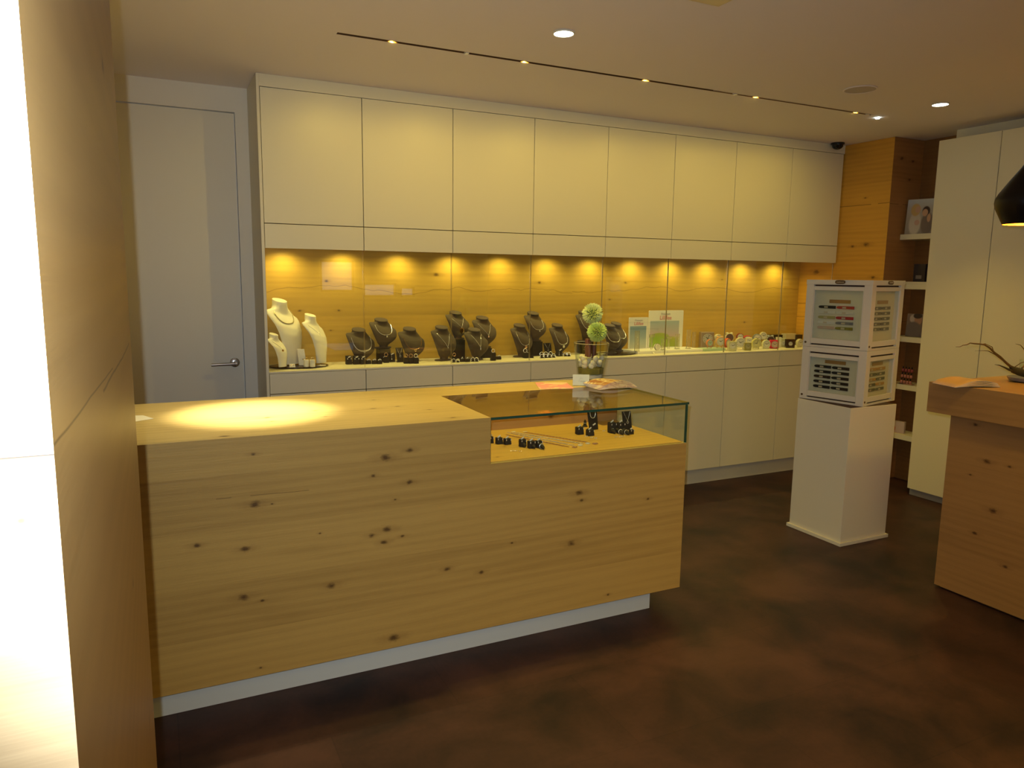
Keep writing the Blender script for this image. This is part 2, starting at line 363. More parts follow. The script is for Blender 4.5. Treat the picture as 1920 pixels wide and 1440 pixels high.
# side and shop-front walls behind the photographer
struct('wall_side', MB().box(X0R-0.1, X0R, Y0R, YB+0.6, 0, CEIL), WALLM, 'cream side wall', 'wall')
wf = MB()
WX = [(-1.1, 0.7, 0.7, 2.2), (2.30, 2.82, 1.22, 1.70), (2.96, 3.49, 1.14, 1.36), (3.56, 3.80, 1.14, 1.30)]
xs = X0R
for (a, b_, z0, z1) in WX:
    wf.box(xs, a, Y0R-0.1, Y0R, 0, CEIL); wf.box(a, b_, Y0R-0.1, Y0R, 0, z0); wf.box(a, b_, Y0R-0.1, Y0R, z1, CEIL); xs = b_
wf.box(xs, X1R, Y0R-0.1, Y0R, 0, CEIL)
struct('wall_front', wf, WALLM, 'cream shop front wall', 'wall')
for i, (a, b_, z0, z1) in enumerate(WX):
    fr = MB().box(a, a+0.03, Y0R-0.07, Y0R-0.03, z0, z1).box(b_-0.03, b_, Y0R-0.07, Y0R-0.03, z0, z1).box(a, b_, Y0R-0.07, Y0R-0.03, z0, z0+0.03).box(a, b_, Y0R-0.07, Y0R-0.03, z1-0.03, z1)
    wo = struct('window_%d' % (i+1), fr, BLACKP, 'shop window onto the daylit street', 'window')
    MB().box(a+0.03, b_-0.03, Y0R-0.053, Y0R-0.047, z0+0.03, z1-0.03).build('pane', GLASSM, wo)
# oak clad wall on the right with the shelf recess behind the column
XRB = 5.075
WR_X = wood('oak_right_wall', 'Y', 'Z', 0.34, 0.16, [(3.86, 1.76, 0.016), (3.98, 1.75, 0.011), (4.3, 1.56, 0.02), (3.78, 1.52, 0.012), (4.14, 2.2, 0.009), (4.3, 2.42, 0.012), (3.9, 2.1, 0.006), (4.36, 1.05, 0.01)],
            [(3.69, 4.49, 2.045, 0.05, 0.004), (4.1, 4.49, 1.31, 0.05, 0.004), (4.1, 4.49, 1.2, 0.05, 0.003)], base=(0.68, 0.36, 0.05), seed=9, tone=0.07, grainy=0.8, con=0.6)
WR_Y = wood('oak_recess_side_shaded', 'X', 'Z', 0.34, 0.16, [(4.85, 2.36, 0.012), (4.97, 2.35, 0.010), (4.95, 2.22, 0.010)], [(4.7, 5.1, 2.045, 0.04, 0.003), (4.7, 5.1, 1.2, 0.04, 0.003)], base=(0.42, 0.20, 0.065), seed=9, tone=0.07)  # same oak as the wall, with the recess shade put into its colour
WR_B = wood('oak_recess_back_shaded', 'Y', 'Z', 0.34, 0.16, base=(0.26, 0.13, 0.042), seed=11, tone=0.07, con=0.6)  # recess back: oak colour darkened further to stand in for shade
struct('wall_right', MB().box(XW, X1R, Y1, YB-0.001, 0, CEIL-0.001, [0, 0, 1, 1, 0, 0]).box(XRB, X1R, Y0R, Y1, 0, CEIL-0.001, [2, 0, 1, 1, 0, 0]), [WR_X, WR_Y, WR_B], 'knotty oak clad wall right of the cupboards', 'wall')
# cornices closing the gap to the ceiling
struct('trim_1', MB().box(XL, XW-0.001, YC+0.002, YB-0.001, ZT+0.003, CEIL-0.001), LAC, 'cream filler strip above the wall cupboards', 'trim')
struct('trim_2', MB().box(XC+0.17, XRB-0.001, Y0R+0.01, Y2-0.002, 2.425, CEIL-0.001), LACS, 'recessed filler strip above the tall cupboards', 'trim')

# ------------------------------------------------------------------ ceiling fittings
LAMPG = plain('lit_lamp_glass', (1, 1, 1), 0.3, emis=(0.85, 1, 0.92), es=14)
for i, (x, y, p, s_) in enumerate(DOWN):
    if i == 0: lab = 'recessed downlight above the left end of the counter'
    else: lab = ['', 'glowing round downlight above the counter', 'glowing round downlight above the tall cupboards at right'][i]
    t = thing('ceiling_downlight', lab, 'ceiling light', (x, y, CEIL-0.001), 'recessed downlights')
    MB().lathe([(0.047, -0.0005), (0.047, -0.004), (0.041, -0.006), (0.041, -0.0005)], (x, y, CEIL-0.001), 28).build('trim_ring', WHITE, t)
    MB().lathe([(0.0001, -0.0046), (0.0405, -0.0045), (0.0405, -0.0008), (0.0001, -0.0008)], (x, y, CEIL-0.001), 28).build('lamp_glass', LAMPG, t)
p = on(1613, 167, 2, CEIL)
t = thing('ceiling_speaker', 'flush round loudspeaker grille in the ceiling', 'speaker', (p.x, p.y, CEIL-0.001))
MB().lathe([(0.085, -0.0005), (0.085, -0.003), (0.078, -0.005), (0.078, -0.0005)], (p.x, p.y, CEIL-0.001), 36).build('rim', CEILM, t)
MB().lathe([(0.0001, -0.0035), (0.0775, -0.0035), (0.0775, -0.0006), (0.0001, -0.0006)], (p.x, p.y, CEIL-0.001), 36).build('grille', plain('speaker_grille', (0.55, 0.50, 0.48), 0.8, bump=0.8, bs=800), t)
# lighting slot: a lined channel with clips, open part at left and closed by a cream cover at right
t = thing('ceiling_light_slot', 'long narrow lighting slot cut into the ceiling', 'light track', (2.4, 3.297, CEIL))
SLOTM = plain('bronze_channel', (0.22, 0.12, 0.06), 0.3, 0.7)
MB().box(sx0, sx1, sy0, sy1, CEIL+0.03, CEIL+0.035).box(sx0, sx1, sy0+0.0005, sy0+0.003, CEIL, CEIL+0.03).box(sx0, sx1, sy1-0.003, sy1-0.0005, CEIL, CEIL+0.03).build('channel', SLOTM, t)
MB().box(2.79, sx1-0.005, sy0+0.005, sy1-0.005, CEIL+0.004, CEIL+0.008).build('cover_strip', CEILM, t)['label'] = 'cream cover strip'
BRASS = plain('brass_reflector', (0.9, 0.6, 0.2), 0.25, 1)
MB().box(0.98, 1.12, sy0+0.004, sy1-0.004, CEIL+0.012, CEIL+0.018).build('reflector', BRASS, t)
MB().box(1.24, 1.33, sy0+0.004, sy1-0.004, CEIL+0.012, CEIL+0.018).build('reflector', BRASS, t)
for x in (1.345, 2.937, 3.99):
    MB().box(x-0.008, x+0.008, sy0+0.002, sy1-0.002, CEIL-0.004, CEIL+0.004).build('clip', SILVER, t)
a = on(1637, 219, 2, CEIL)
t = thing('ceiling_spot', 'tiny glowing spotlight at the right end of the slot', 'ceiling light', (a.x+0.04, a.y-0.0, CEIL-0.001))
MB().lathe([(0.0001, -0.008), (0.012, -0.007), (0.014, 0.0)], (a.x+0.04, a.y, CEIL-0.001), 16).build('lamp_glass', LAMPG, t)
p = on(1571, 268, 2, CEIL)
t = thing('dome_camera', 'black dome security camera on the ceiling corner', 'security camera', (p.x, p.y, CEIL-0.001))
MB().lathe([(0.048, 0), (0.048, -0.010), (0.044, -0.012)], (p.x, p.y, CEIL-0.001), 24).build('base_ring', BLACKP, t)
MB().lathe([(0.04, -0.012), (0.038, -0.026), (0.03, -0.038), (0.015, -0.046), (0.0005, -0.048)], (p.x, p.y, CEIL-0.001), 24).build('dome', plain('smoked_dome', (0.01, 0.01, 0.012), 0.06), t)
cp = MB().box(1.45, 1.915, 1.80, 2.262, CEIL-0.022, CEIL-0.001)
tag(cp.build('ceiling_panel', plain('cream_panel', (0.78, 0.66, 0.36), 0.5), bevel=0.003, origin=(1.68, 2.03, CEIL-0.001)), 'corner of a square cream panel on the ceiling', 'ceiling panel')

# ------------------------------------------------------------------ wall cupboards, niche, base cupboards
for k in range(8):
    xa, xb = XL+BW*k+0.0012, XL+BW*(k+1)-0.0012
    if k == 7: xb = XW-0.012
    pos = ['leftmost', 'second from left', 'third from left', 'fourth from left', 'fifth from left', 'sixth from left', 'second from right', 'rightmost'][k]
    t = thing('wall_cupboard', 'cream handleless wall cupboard, %s of the eight' % pos, 'cupboard', ((xa+xb)/2, YB, ZB), 'cream wall cupboards over the niche')
    MB().box(xa, xb, YC+0.021, YB-0.002, 1.672, ZT).build('carcass', GAP, t)
    MB().box(xa+0.0008, xb-0.0008, YC, YC+0.019, ZD+0.002, ZT).build('door', LAC, t, bevel=0.0012)
    MB().box(xa+0.001, xb-0.001, YC+0.022, YC+0.028, ZS+0.001, 1.670, [1, 1, 0, 0, 0, 0]).build('glass_pane', [GLASSN, PEDGE], t)['label'] = 'clear glass pane closing the niche below'
    MB().box(xa+0.0008, xb-0.0008, YC, YC+0.019, ZB, ZD-0.002).build('fascia', LAC, t, bevel=0.0012)
    t = thing('base_cupboard', 'cream handleless base cupboard under the shelf, %s of the eight' % pos, 'cupboard', ((xa+xb)/2, YB, 0), 'cream base cupboards under the niche')
    MB().box(xa, xb, YC+0.021, YB-0.002, ZP+0.002, ZS-0.011).build('carcass', GAP, t)
    MB().box(xa+0.0008, xb-0.0008, YC, YC+0.019, ZR+0.002, ZS-0.010).build('drawer', LAC, t, bevel=0.0012)
    MB().box(xa+0.0008, xb-0.0008, YC, YC+0.019, ZP, ZR-0.002).build('door', LAC, t, bevel=0.0012)

tag(MB().box(XL+0.001, XW-0.002, YC+0.058, YB-0.002, 0.001, ZP-0.002).build('cupboard_plinth', LACS, origin=(2.6, 4.3, 0)), 'recessed cream plinth under the base cupboards', 'plinth')
tag(MB().box(XL+0.001, XW-0.002, YC, YB-0.024, ZS-0.008, ZS).build('display_shelf', LAC, origin=(2.6, 4.3, ZS)), 'long cream display shelf of the lit niche', 'shelf')
tag(MB().box(0.5234, XL-0.001, YC-0.004, YB-0.002, 0.001, CEIL-0.002).build('end_panel', LACS, bevel=0.001, origin=(0.53, 4.3, 0)), 'cream end panel beside the door', 'panel')
NK = [(0.93, 1.455, 0.013), (1.62, 1.50, 0.02), (2.36, 1.455, 0.016), (0.77, 1.28, 0.012), (1.0, 1.28, 0.010), (1.75, 1.12, 0.012), (3.06, 1.46, 0.014), (3.95, 1.49, 0.008), (2.75, 1.22, 0.012), (3.4, 1.14, 0.018), (4.2, 1.16, 0.012), (0.95, 1.16, 0.008), (2.93, 1.34, 0.010), (4.0, 1.33, 0.009)]
NK = [(a_, b_, c_*.62) for a_, b_, c_ in NK]
NB = wood('oak_niche_back', 'X', 'Z', 0.31, 0.27, NK, [(0.54, 2.62, 1.40, 0.22, 0.0019), (2.62, 4.75, 1.412, 0.20, 0.0022)], base=(0.60, 0.38, 0.068), seed=21, tone=0.05, grainy=0.8, con=0.6)
tag(MB().box(XL+0.001, XW-0.002, YB-0.022, YB-0.002, ZS-0.006, 1.671).build('niche_back_panel', NB, origin=(2.6, YB, ZS)), 'golden oak back panel of the lit niche', 'panel')

# tall cupboards along the right wall
ys = [Y2, 2.930, 2.52, 2.11, 1.70, 1.29]
for k in range(5):
    y1, y0 = ys[k]-0.0015, ys[k+1]+0.0015
    t = thing('tall_cupboard', ['tall cream cupboard beside the open shelves', 'tall cream cupboard behind the black pendant lamp'][min(k, 1)] if k < 2 else 'tall cream cupboard right of the frame', 'cupboard', (XC+0.2, (y0+y1)/2, 0), 'tall cream cupboards on the right wall')
    MB().box(XC+0.021, XRB-0.002, y0, y1, 0.05, 2.417).build('carcass', LACS if k == 0 else GAP, t)
    MB().box(XC, XC+0.019, y0+0.0008, y1-0.0008, 0.052, 2.417).build('door', LAC, t, bevel=0.0012)
    MB().box(XC+0.03, XRB-0.002, y0, y1, 0.001, 0.049).build('plinth', plain('grey_plinth', (0.35, 0.33, 0.3), 0.5), t)
# open shelves in the recess
XS = 4.90
shz = [on(1685, 440, 0, XS).z, on(1683, 532, 0, XS).z, on(1681, 630, 0, XS).z, on(1680, 719, 0, XS).z, on(1677, 812, 0, XS).z]
sn = ['topmost', 'second from top', 'middle', 'second from bottom', 'lowest']
for z, n_ in zip(shz, sn):
    tag(MB().box(XS, XRB-0.002, Y2+0.001, Y1-0.002, z-0.038, z).build('wall_shelf', LAC, bevel=0.001, origin=(XS+0.08, 3.5, z-0.038)), 'thick cream shelf in the oak recess, %s of five' % n_, 'shelf', 'cream shelves in the oak recess')

# ------------------------------------------------------------------ main counter
YF, XR, ZK, ZKB, XN, ZN, YK, YO = 2.526, 2.081, 0.963, 0.113, 1.1357, 0.7817, 3.3255, 3.072
XK0 = -1.1
KN = []
for px, py, r in ((723, 858, .014), (768, 844, .009), (700, 892, .006), (768, 904, .009), (478, 946, .013), (510, 945, .003), (725, 993, .012), (697, 1004, .008), (720, 1017, .009), (755, 1005, .006),
                  (460, 1030, .010), (370, 1023, .008), (457, 1120, .012), (492, 1126, .005), (622, 1098, .011), (738, 1196, .015), (838, 1067, .009), (903, 1073, .008), (960, 1018, .004), (1090, 938, .007), (1071, 1019, .012),
                  (1086, 924, .011), (475, 852, .006), (489, 1252, .004), (1140, 1115, .005), (1215, 935, .006), (600, 1000, .003), (741, 937, .004), (1000, 1170, .004)):
    q = on(px, py, 1, YF); KN.append((q.x, q.z, r))
WC_F = wood('oak_counter_front', 'X', 'Z', 0.185, 0.1, KN, [(0.15, 0.45, 0.765, 0.05, 0.0015)], base=(0.55, 0.34, 0.095), seed=34, tone=0.13, grainy=0.8, alt=True)
KT = []
for px, py, r in ((500, 783, .010), (420, 818, .012), (510, 790, .007), (590, 770, .008), (700, 766, .01), (745, 762, .009), (805, 768, .008), (850, 783, .009), (700, 750, .008), (610, 781, .006)):
    q = on(px, py, 2, ZK); KT.append((q.x, q.y, r))
WC_T = wood('oak_counter_top', 'X', 'Y', 0.2, 0.1, KT, base=(0.56, 0.435, 0.19), seed=33, tone=0.06)
WC_S = wood('oak_counter_end', 'Y', 'Z', 0.185, 0.1, base=(0.55, 0.34, 0.095), seed=34, tone=0.13, grainy=0.8, alt=True)
WC_B = wood('oak_case_back', 'X', 'Z', 0.2, 0.05, [(1.3, 0.86, 0.010), (1.9, 0.90, 0.008), (1.7, 0.83, 0.012)], base=(0.46, 0.26, 0.10), seed=35, tone=0.08)
t = thing('shop_counter', 'long knotty oak shop counter with glass showcase end', 'counter', (0.6, 2.9, 0))
MI = [2, 2, 0, 3, 0, 1]
b = MB()
b.box(XK0, XN, YF, YK, ZKB, ZK, MI)
b.box(XN, XR, YF, YK, ZKB, ZN-0.0002, MI)
b.box(XN, XR, YO, YK, ZN, ZK, [2, 2, 3, 3, 0, 1])
b.build('wood_body', [WC_F, WC_T, WC_S, WC_B], t)
MB().box(XN+0.001, XR-0.014, YF+0.013, YO-0.001, ZN, ZN+0.004).build('case_floor', wood('oak_case_floor', 'X', 'Y', 0.2, 0.1, [(1.2, 2.6, .006), (1.3, 2.75, .005)], base=(0.58, 0.37, 0.10), seed=37, tone=0.05), t)
MB().box(XK0, 1.973, 2.600, YK-0.05, 0.001, ZKB-0.001).build('plinth', PLINTHM, t)['label'] = 'recessed pale grey plinth'
MB().box(XN+0.001, XR+0.004, YF-0.001, YO-0.0005, ZK-0.010, ZK, [1, 1, 1, 0, 0, 0]).build('glass_top', [GLASSM, GEDGE], t)
MB().box(XN+0.001, XR-0.001, YF, YF+0.008, ZN, ZK-0.011, [1, 1, 0, 0, 0, 0]).build('glass_front', [GLASSM, GEDGE], t)
MB().box(XR-0.008, XR, YF+0.009, YO-0.001, ZN, ZK-0.011, [0, 0, 1, 0, 0, 0]).build('glass_side', [GLASSM, GEDGE], t)

# ------------------------------------------------------------------ right counter
XQ, YQ, ZQ, ZQL, XQ2, YQ2 = 3.351, 2.300, 1.02, 0.8754, 3.42, 2.2206
t = thing('shop_counter', 'low oak counter with thick top cut off by the right edge', 'counter', (3.9, 1.4, 0))
WQ_X = wood('oak_side_counter_front', 'Y', 'Z', 0.21, 0.02, [(2.03, 0.68, .011), (1.98, 0.46, .013), (2.05, 0.33, .008), (1.93, 0.68, .006), (2.1, 0.84, .008), (1.9, 0.22, .008), (2.1, 0.6, .005)], base=(0.44, 0.24, 0.09), seed=41, tone=0.05)
WQ_T = wood('oak_side_counter_top', 'Y', 'X', 0.3, 0.1, base=(0.5, 0.3, 0.1), seed=43, tone=0.05)
WQ_Y = wood('oak_side_counter_end', 'X', 'Z', 0.21, 0.02, base=(0.44, 0.24, 0.09), seed=41, tone=0.05)
MB().box(XQ, 4.25, 0.4, YQ, ZQL, ZQ, [0, 0, 2, 2, 0, 1]).build('thick_top', [WQ_X, WQ_T, WQ_Y], t, bevel=0.001)
MB().box(XQ2, 4.18, 0.48, YQ2, 0.012, ZQL-0.0005, [0, 0, 2, 2, 0, 1]).box(XQ2+0.02, 4.16, 0.5, YQ2-0.02, 0.001, 0.012, 0).build('body', [WQ_X, WQ_T, WQ_Y], t)

# ------------------------------------------------------------------ pedestal with the two strap boxes
PX, PY = 3.6329, 2.9939
t = thing('display_pedestal', 'white square pedestal on the brown floor', 'pedestal', (PX, PY, 0))
s2, b2 = 0.3753/2, 0.3996/2
MB().box(PX-s2, PX+s2, PY-s2, PY+s2, 0.0215, 0.797).build('column', WHITE, t, bevel=0.0015)
MB().box(PX-s2+0.004, PX+s2-0.004, PY-s2+0.004, PY+s2-0.004, 0.797, 0.7978).build('top_mat', plain('dark_brown_mat', (0.04, 0.014, 0.012), 0.7), t)
MB().box(PX-b2, PX+b2, PY-b2, PY+b2, 0.001, 0.021).build('foot_slab', WHITE, t, bevel=0.001)
BX, BY, BS, BA = 3.6856, 3.0373, 0.3855, 0.2244
STRAPC = {}
BACKB = plain('cream_backing', (0.78, 0.70, 0.52), 0.6); GAPD = plain('gap_shadow_board', (0.05, 0.022, 0.015), 0.8)
def strapmat(c):
    if c not in STRAPC: STRAPC[c] = plain('strap_leather', c, 0.45, bump=0.2, bs=600)
    return STRAPC[c]
BOXW = plain('white_box_lacquer', (0.77, 0.74, 0.65), 0.35)
LABELW = plain('brown_label_strip', (0.42, 0.21, 0.06), 0.5)
PLQ = plain('bronze_oval_plate', (0.16, 0.10, 0.05), 0.4, 0.5)
PLT = plain('pale_lettering', (0.6, 0.5, 0.35), 0.5)
def strap_box(z0, z1, label, kind):
    """a glazed cube; built square at the origin, then turned"""
    L_ = local('strap_display_box', label, 'display box', 'white glazed strap boxes'); t = L_.o
    hs = BS/2; H = z1-z0; fw_ = 0.045
    b = MB()
    for sx in (-1, 1):
        for sy in (-1, 1):
            xa, ya = sorted((sx*hs, sx*(hs-fw_))), sorted((sy*hs, sy*(hs-fw_)))
            b.box(xa[0], xa[1], ya[0], ya[1], 0, H-0.0005)
    b.box(-hs+0.002, hs-0.002, -hs+0.002, hs-0.002, 0.0, 0.012)
    b.box(-hs+0.001, hs-0.001, -hs+0.001, hs-0.001, H-0.028, H)
    if kind == 'upper': b.box(-hs-0.002, hs+0.002, -hs-0.002, hs+0.002, H-0.026, H)
    b.build('frame', BOXW, t, bevel=0.001)
    inner = MB().box(-hs+0.03, hs-0.03, -hs+0.03, hs-0.03, 0.012, H-0.028); inner.build('backing_board', BACKB, t)
    MB().box(-hs+0.014, hs-0.014, -hs+0.014, hs-0.014, 0.0125, 0.0215).build('gap_shadow_strip', GAPD, t)  # dark strip standing in for the shadow line at the foot
    MB().box(-hs+0.014, hs-0.014, -hs+0.014, hs-0.014, H-0.040, H-0.0285).build('gap_shadow_strip', GAPD, t)  # dark strip standing in for the shadow line under the lid
    # two glazed doors in view: face -X ("left") and face -Y ("right")
    for fc in (0, 1):
        R = (lambda x, y, z: (y, -x, z)) if fc == 0 else (lambda x, y, z: (x, y, z))
        d = MB()
        def bx(mb, x0, x1, y0, y1, za, zb, mi=0):
            if fc == 0: mb.box(y0, y1, -x1, -x0, za, zb, mi)
            else: mb.box(x0, x1, y0, y1, za, zb, mi)
        w_ = hs-fw_-0.001; za, zb = 0.020, H-0.037
        bx(d, -w_, w_, -hs+0.001, -hs+0.012, za, za+0.03); bx(d, -w_, w_, -hs+0.001, -hs+0.012, zb-0.022, zb)
        bx(d, -w_, -w_+0.004, -hs+0.001, -hs+0.012, za+0.03, zb-0.022); bx(d, w_-0.004, w_, -hs+0.001, -hs+0.012, za+0.03, zb-0.022)
        dd = d.build('glazed_door', BOXW, t, bevel=0.0008)
        g = MB(); bx(g, -w_+0.005, w_-0.005, -hs+0.006, -hs+0.009, za+0.031, zb-0.023); g.build('pane', GLASSM, dd)
        kn = MB(); kx = -hs+0.02 if fc == 0 else -hs+0.012
        if fc == 0: kn.add(*_disc((-hs-0.002, hs-0.016, 0.024), 0.0065, 'X'))
        else: kn.add(*_disc((-hs+0.016, -hs-0.002, 0.024), 0.0065, 'Y'))
        kn.build('screw', PLQ, dd)
        l = MB(); bx(l, -0.062, 0.062, -hs+0.0265, -hs+0.0295, H*(0.66 if kind == 'upper' else 0.705), H*(0.66 if kind == 'upper' else 0.705)+0.020); l.build('label_strip', LABELW, dd)
    if kind == 'upper':
        for fc in (0, 1):
            q = MB()
            n = 20; pts = []
            for k in range(n):
                a = 2*math.pi*k/n; ca, sa = math.cos(a), math.sin(a)
                pts.append((0.030*abs(ca)**0.55*(1 if ca > 0 else -1), 0.011*abs(sa)**0.8*(1 if sa > 0 else -1)))
            cx = 0.01
            if fc == 0: q.prism([(-a+(-cx), b_+H-0.012) for a, b_ in pts], -hs-0.006, -hs-0.002, ax='X')
            else: q.prism([(a+cx, b_+H-0.012) for a, b_ in pts], -hs-0.006, -hs-0.002, ax='Y')
            qo = q.build('oval_plate', PLQ, t, bevel=0.0006)
            sc_ = MB(); rr = random.Random(4+fc)
            for k in range(6):
                u0 = -0.02+k*0.0072; hh = rr.uniform(0.004, 0.008)
                if fc == 0: sc_.box(-hs-0.0068, -hs-0.0061, -cx-u0-0.0045, -cx-u0, H-0.015, H-0.015+hh)
                else: sc_.box(cx+u0, cx+u0+0.0045, -hs-0.0068, -hs-0.0061, H-0.015, H-0.015+hh)
            sc_.build('lettering', PLT, qo)
    L_.put((BX, BY, z0), BA)
    return t, hs, H
def _disc(c, r, ax, n=14, th=0.002):
    vs = []; 
    for s_ in (0, 1):
        for k in range(n):
            a = 2*math.pi*k/n; u, v = r*math.cos(a), r*math.sin(a)
            vs.append((c[0]+s_*th, c[1]+u, c[2]+v) if ax == 'X' else (c[0]+u, c[1]+s_*th, c[2]+v))
    fs = [tuple(range(n))[::-1], tuple(range(n, 2*n))]+[(k, (k+1) % n, n+(k+1) % n, n+k) for k in range(n)]
    return vs, fs
def straps(z0, H, hs, fc, cols, group, desc, tilt=0):
    rows = 5; top = H*(0.60 if z0 > 1 else 0.64); ln = 0.104
    for r_ in range(rows):
        for c_ in range(2):
            col, cn = cols[r_*2+c_]
            if col is None: continue
            z = top-r_*0.0296; x = (-0.072, 0.036)[c_]
            L_ = local('watch_strap', '%s strap, %s row, %s, %s' % (cn, ORD[r_], ('left', 'right')[c_], desc), 'strap', group); t = L_.o
            pts = [(-ln/2+0.004, -0.006), (-ln/2, 0), (-ln/2+0.004, 0.006), (-ln/2+0.014, 0.008), (ln/2, 0.0085), (ln/2, -0.0085), (-ln/2+0.014, -0.008)]
            MB().prism(pts, -0.004, 0.0, ax='Y').build('strap_body', strapmat(col), t, bevel=0.0012)
            MB().box(-0.016, 0.006, -0.0052, -0.0042, -0.005, 0.004).build('buckle_badge', PLT, t)
            # hang it on the inner board
            o = t; yy = -hs+0.0255
            loc = Vector((x, yy, z)) if fc == 1 else Vector((yy, -x, z))
            rot = BA if fc == 1 else BA-math.pi/2
            loc = Matrix.Rotation(BA, 3, 'Z') @ loc
            o.location = Vector((BX, BY, z0))+loc; o.rotation_euler = (0, 0, rot)
K = (0.012, 0.011, 0.016); DB = (0.035, 0.016, 0.013); BR = (0.08, 0.045, 0.025); OG = (0.55, 0.26, 0.06); GR = (0.06, 0.065, 0.06)
Z1, Z2, Z3 = 0.7985, 1.1107, 1.4774
t1, hs, H1 = strap_box(Z1, Z2-0.001, 'lower white glazed box resting turned on the pedestal', 'lower')
t2, hs, H2 = strap_box(Z2, Z3+0.022, 'upper white glazed box with oval plates on its lid', 'upper')
Hs = 0.3133
straps(Z1, H1, hs, 0, [(K, 'black')]*4+[(DB, 'dark red brown'), (K, 'black')]+[(K, 'black')]*4, 'straps in the lower box, wide left face', 'in lower box behind left pane')
straps(Z1, H1, hs, 1, [(OG, 'orange tan'), (OG, 'orange tan'), (GR, 'grey'), (GR, 'grey'), (OG, 'orange tan'), (GR, 'grey'), (GR, 'dark grey'), (OG, 'orange tan'), (GR, 'grey patterned'), (GR, 'grey patterned')], 'straps in the lower box, right face', 'in lower box behind right pane')
straps(Z2, H2, hs, 0, [(K, 'black'), ((0.5, 0.05, 0.03), 'red'), ((0.72, 0.68, 0.58), 'white'), ((0.72, 0.68, 0.58), 'white'), ((0.45, 0.38, 0.14), 'olive'), ((0.45, 0.02, 0.03), 'crimson'), ((0.76, 0.73, 0.65), 'ivory'), ((0.22, 0.21, 0.22), 'grey'), ((0.62, 0.42, 0.32), 'pink'), ((0.28, 0.24, 0.03), 'green')], 'straps in the upper box, wide left face', 'in upper box behind left pane')
straps(Z2, H2, hs, 1, [(BR, 'brown')]*10, 'straps in the upper box, right face', 'in upper box behind right pane')


# ================================================================== things on the display shelf
def shelf(px, py, ymax=4.40, ymin=4.15):
    p = on(px, py, 2, ZS)
    if p.y > ymax: p = on(px, py, 1, ymax)
    if p.y < ymin: p = on(px, py, 1, ymin)
    p.z = ZS; return p
def bump_(t): return max(0.0, min(1.0, (t-.15)/.35, (.93-t)/.12))
def bust_surface(lv, H, W, sk=.28):
    """levels (height fraction, half width, half depth, y offset) -> local shape functions"""
    def at_(z):
        t = z/H; L = sorted(lv)
        for a, b in zip(L, L[1:]):
            if a[0] <= t <= b[0]:
                k = (t-a[0])/max(1e-6, b[0]-a[0])
                return [(a[i]+(b[i]-a[i])*k)*W/2 for i in (1, 2, 3)]
        e = L[0] if t < L[0][0] else L[-1]; return [e[i]*W/2 for i in (1, 2, 3)]
    def front(x, z, lift=0.0015):
        w_, d_, y_ = at_(max(0, min(H, z+x*sk*bump_(z/H)))); q = max(-0.97, min(0.97, x/w_)); return y_-d_*math.sqrt(1-q*q)-lift
    return at_, front
BLK = [(0.0, .29, .22, -.02), (.08, .30, .21, -.03), (.12, .40, .22, -.07), (.17, .51, .24, -.12), (.24, .62, .25, -.17), (.32, .73, .26, -.19), (.42, .84, .26, -.17), (.52, .92, .24, -.12), (.62, .98, .20, -.05), (.70, 1.0, .17, .03), (.745, 1.0, .14, .09), (.765, .96, .13, .12), (.80, .85, .15, .16), (.84, .71, .18, .20), (.88, .57, .23, .23), (.915, .47, .29, .24), (.95, .44, .33, .24), (.965, .465, .36, .24), (.99, .46, .36, .24), (1.0, .44, .34, .24)]
WHT = [(0.0, .44, .20, -.40), (.12, .47, .20, -.40), (.30, .58, .20, -.38), (.45, .70, .21, -.31), (.57, .82, .21, -.18), (.67, .93, .20, .03), (.735, 1.0, .18, .17), (.775, .97, .17, .25), (.80, .82, .19, .29), (.83, .62, .23, .32), (.865, .47, .28, .35), (.90, .39, .32, .36), (.94, .35, .34, .36), (.99, .345, .35, .36), (1.0, .335, .34, .36)]
def bust(name, label, lv, P, H, W, rz, mat, group, base=True, skew=0.0, riser=0.0):
    L_ = local(name, label, 'bust', group); t = L_.o
    sk = .24 if lv is WHT else .26
    at_, front = bust_surface(lv, H, W, sk)
    def wz(z, x, y, yc):
        t_ = z/H; q = max(0, (t_-.86)/.14); return z0+z+.006-x*sk*bump_(t_)+(y-yc)*.30*q
    rings = []; n = 30; z0 = riser
    bk_ = lambda f: 1 if f > .88 or f < .15 else (.3 if .25 < f < .78 else (.3+.7*(f-.78)/.10 if f >= .78 else .3+.7*(.25-f)/.10))
    steps = 40
    for i in range(steps+1):
        z = H*i/steps
        w_, d_, y_ = at_(z)
        rings.append([Vector((w_*math.cos(2*math.pi*k/n), y_+d_*math.sin(2*math.pi*k/n)*(bk_(z/H) if math.sin(2*math.pi*k/n) > 0 else 1), wz(z, w_*math.cos(2*math.pi*k/n), y_+d_*math.sin(2*math.pi*k/n), y_))) for k in range(n)])
    w_, d_, y_ = at_(H)
    rings.append([Vector((w_*.9*math.cos(2*math.pi*k/n), y_+d_*.9*math.sin(2*math.pi*k/n), .0012+wz(H, 0, y_+d_*.9*math.sin(2*math.pi*k/n), y_))) for k in range(n)])
    MB().loft(rings).build('bust_form', mat, t)
    if base:
        MB().lathe([(W*.30, 0), (W*.31, 0.003), (W*.29, 0.007), (W*.1, 0.008)], (0, 0.01, z0), 28, sy=0.62).build('foot', mat, t)
    L_.put(P, rz)
    return t, front, at_, Vector((0, 0, z0+0.006))
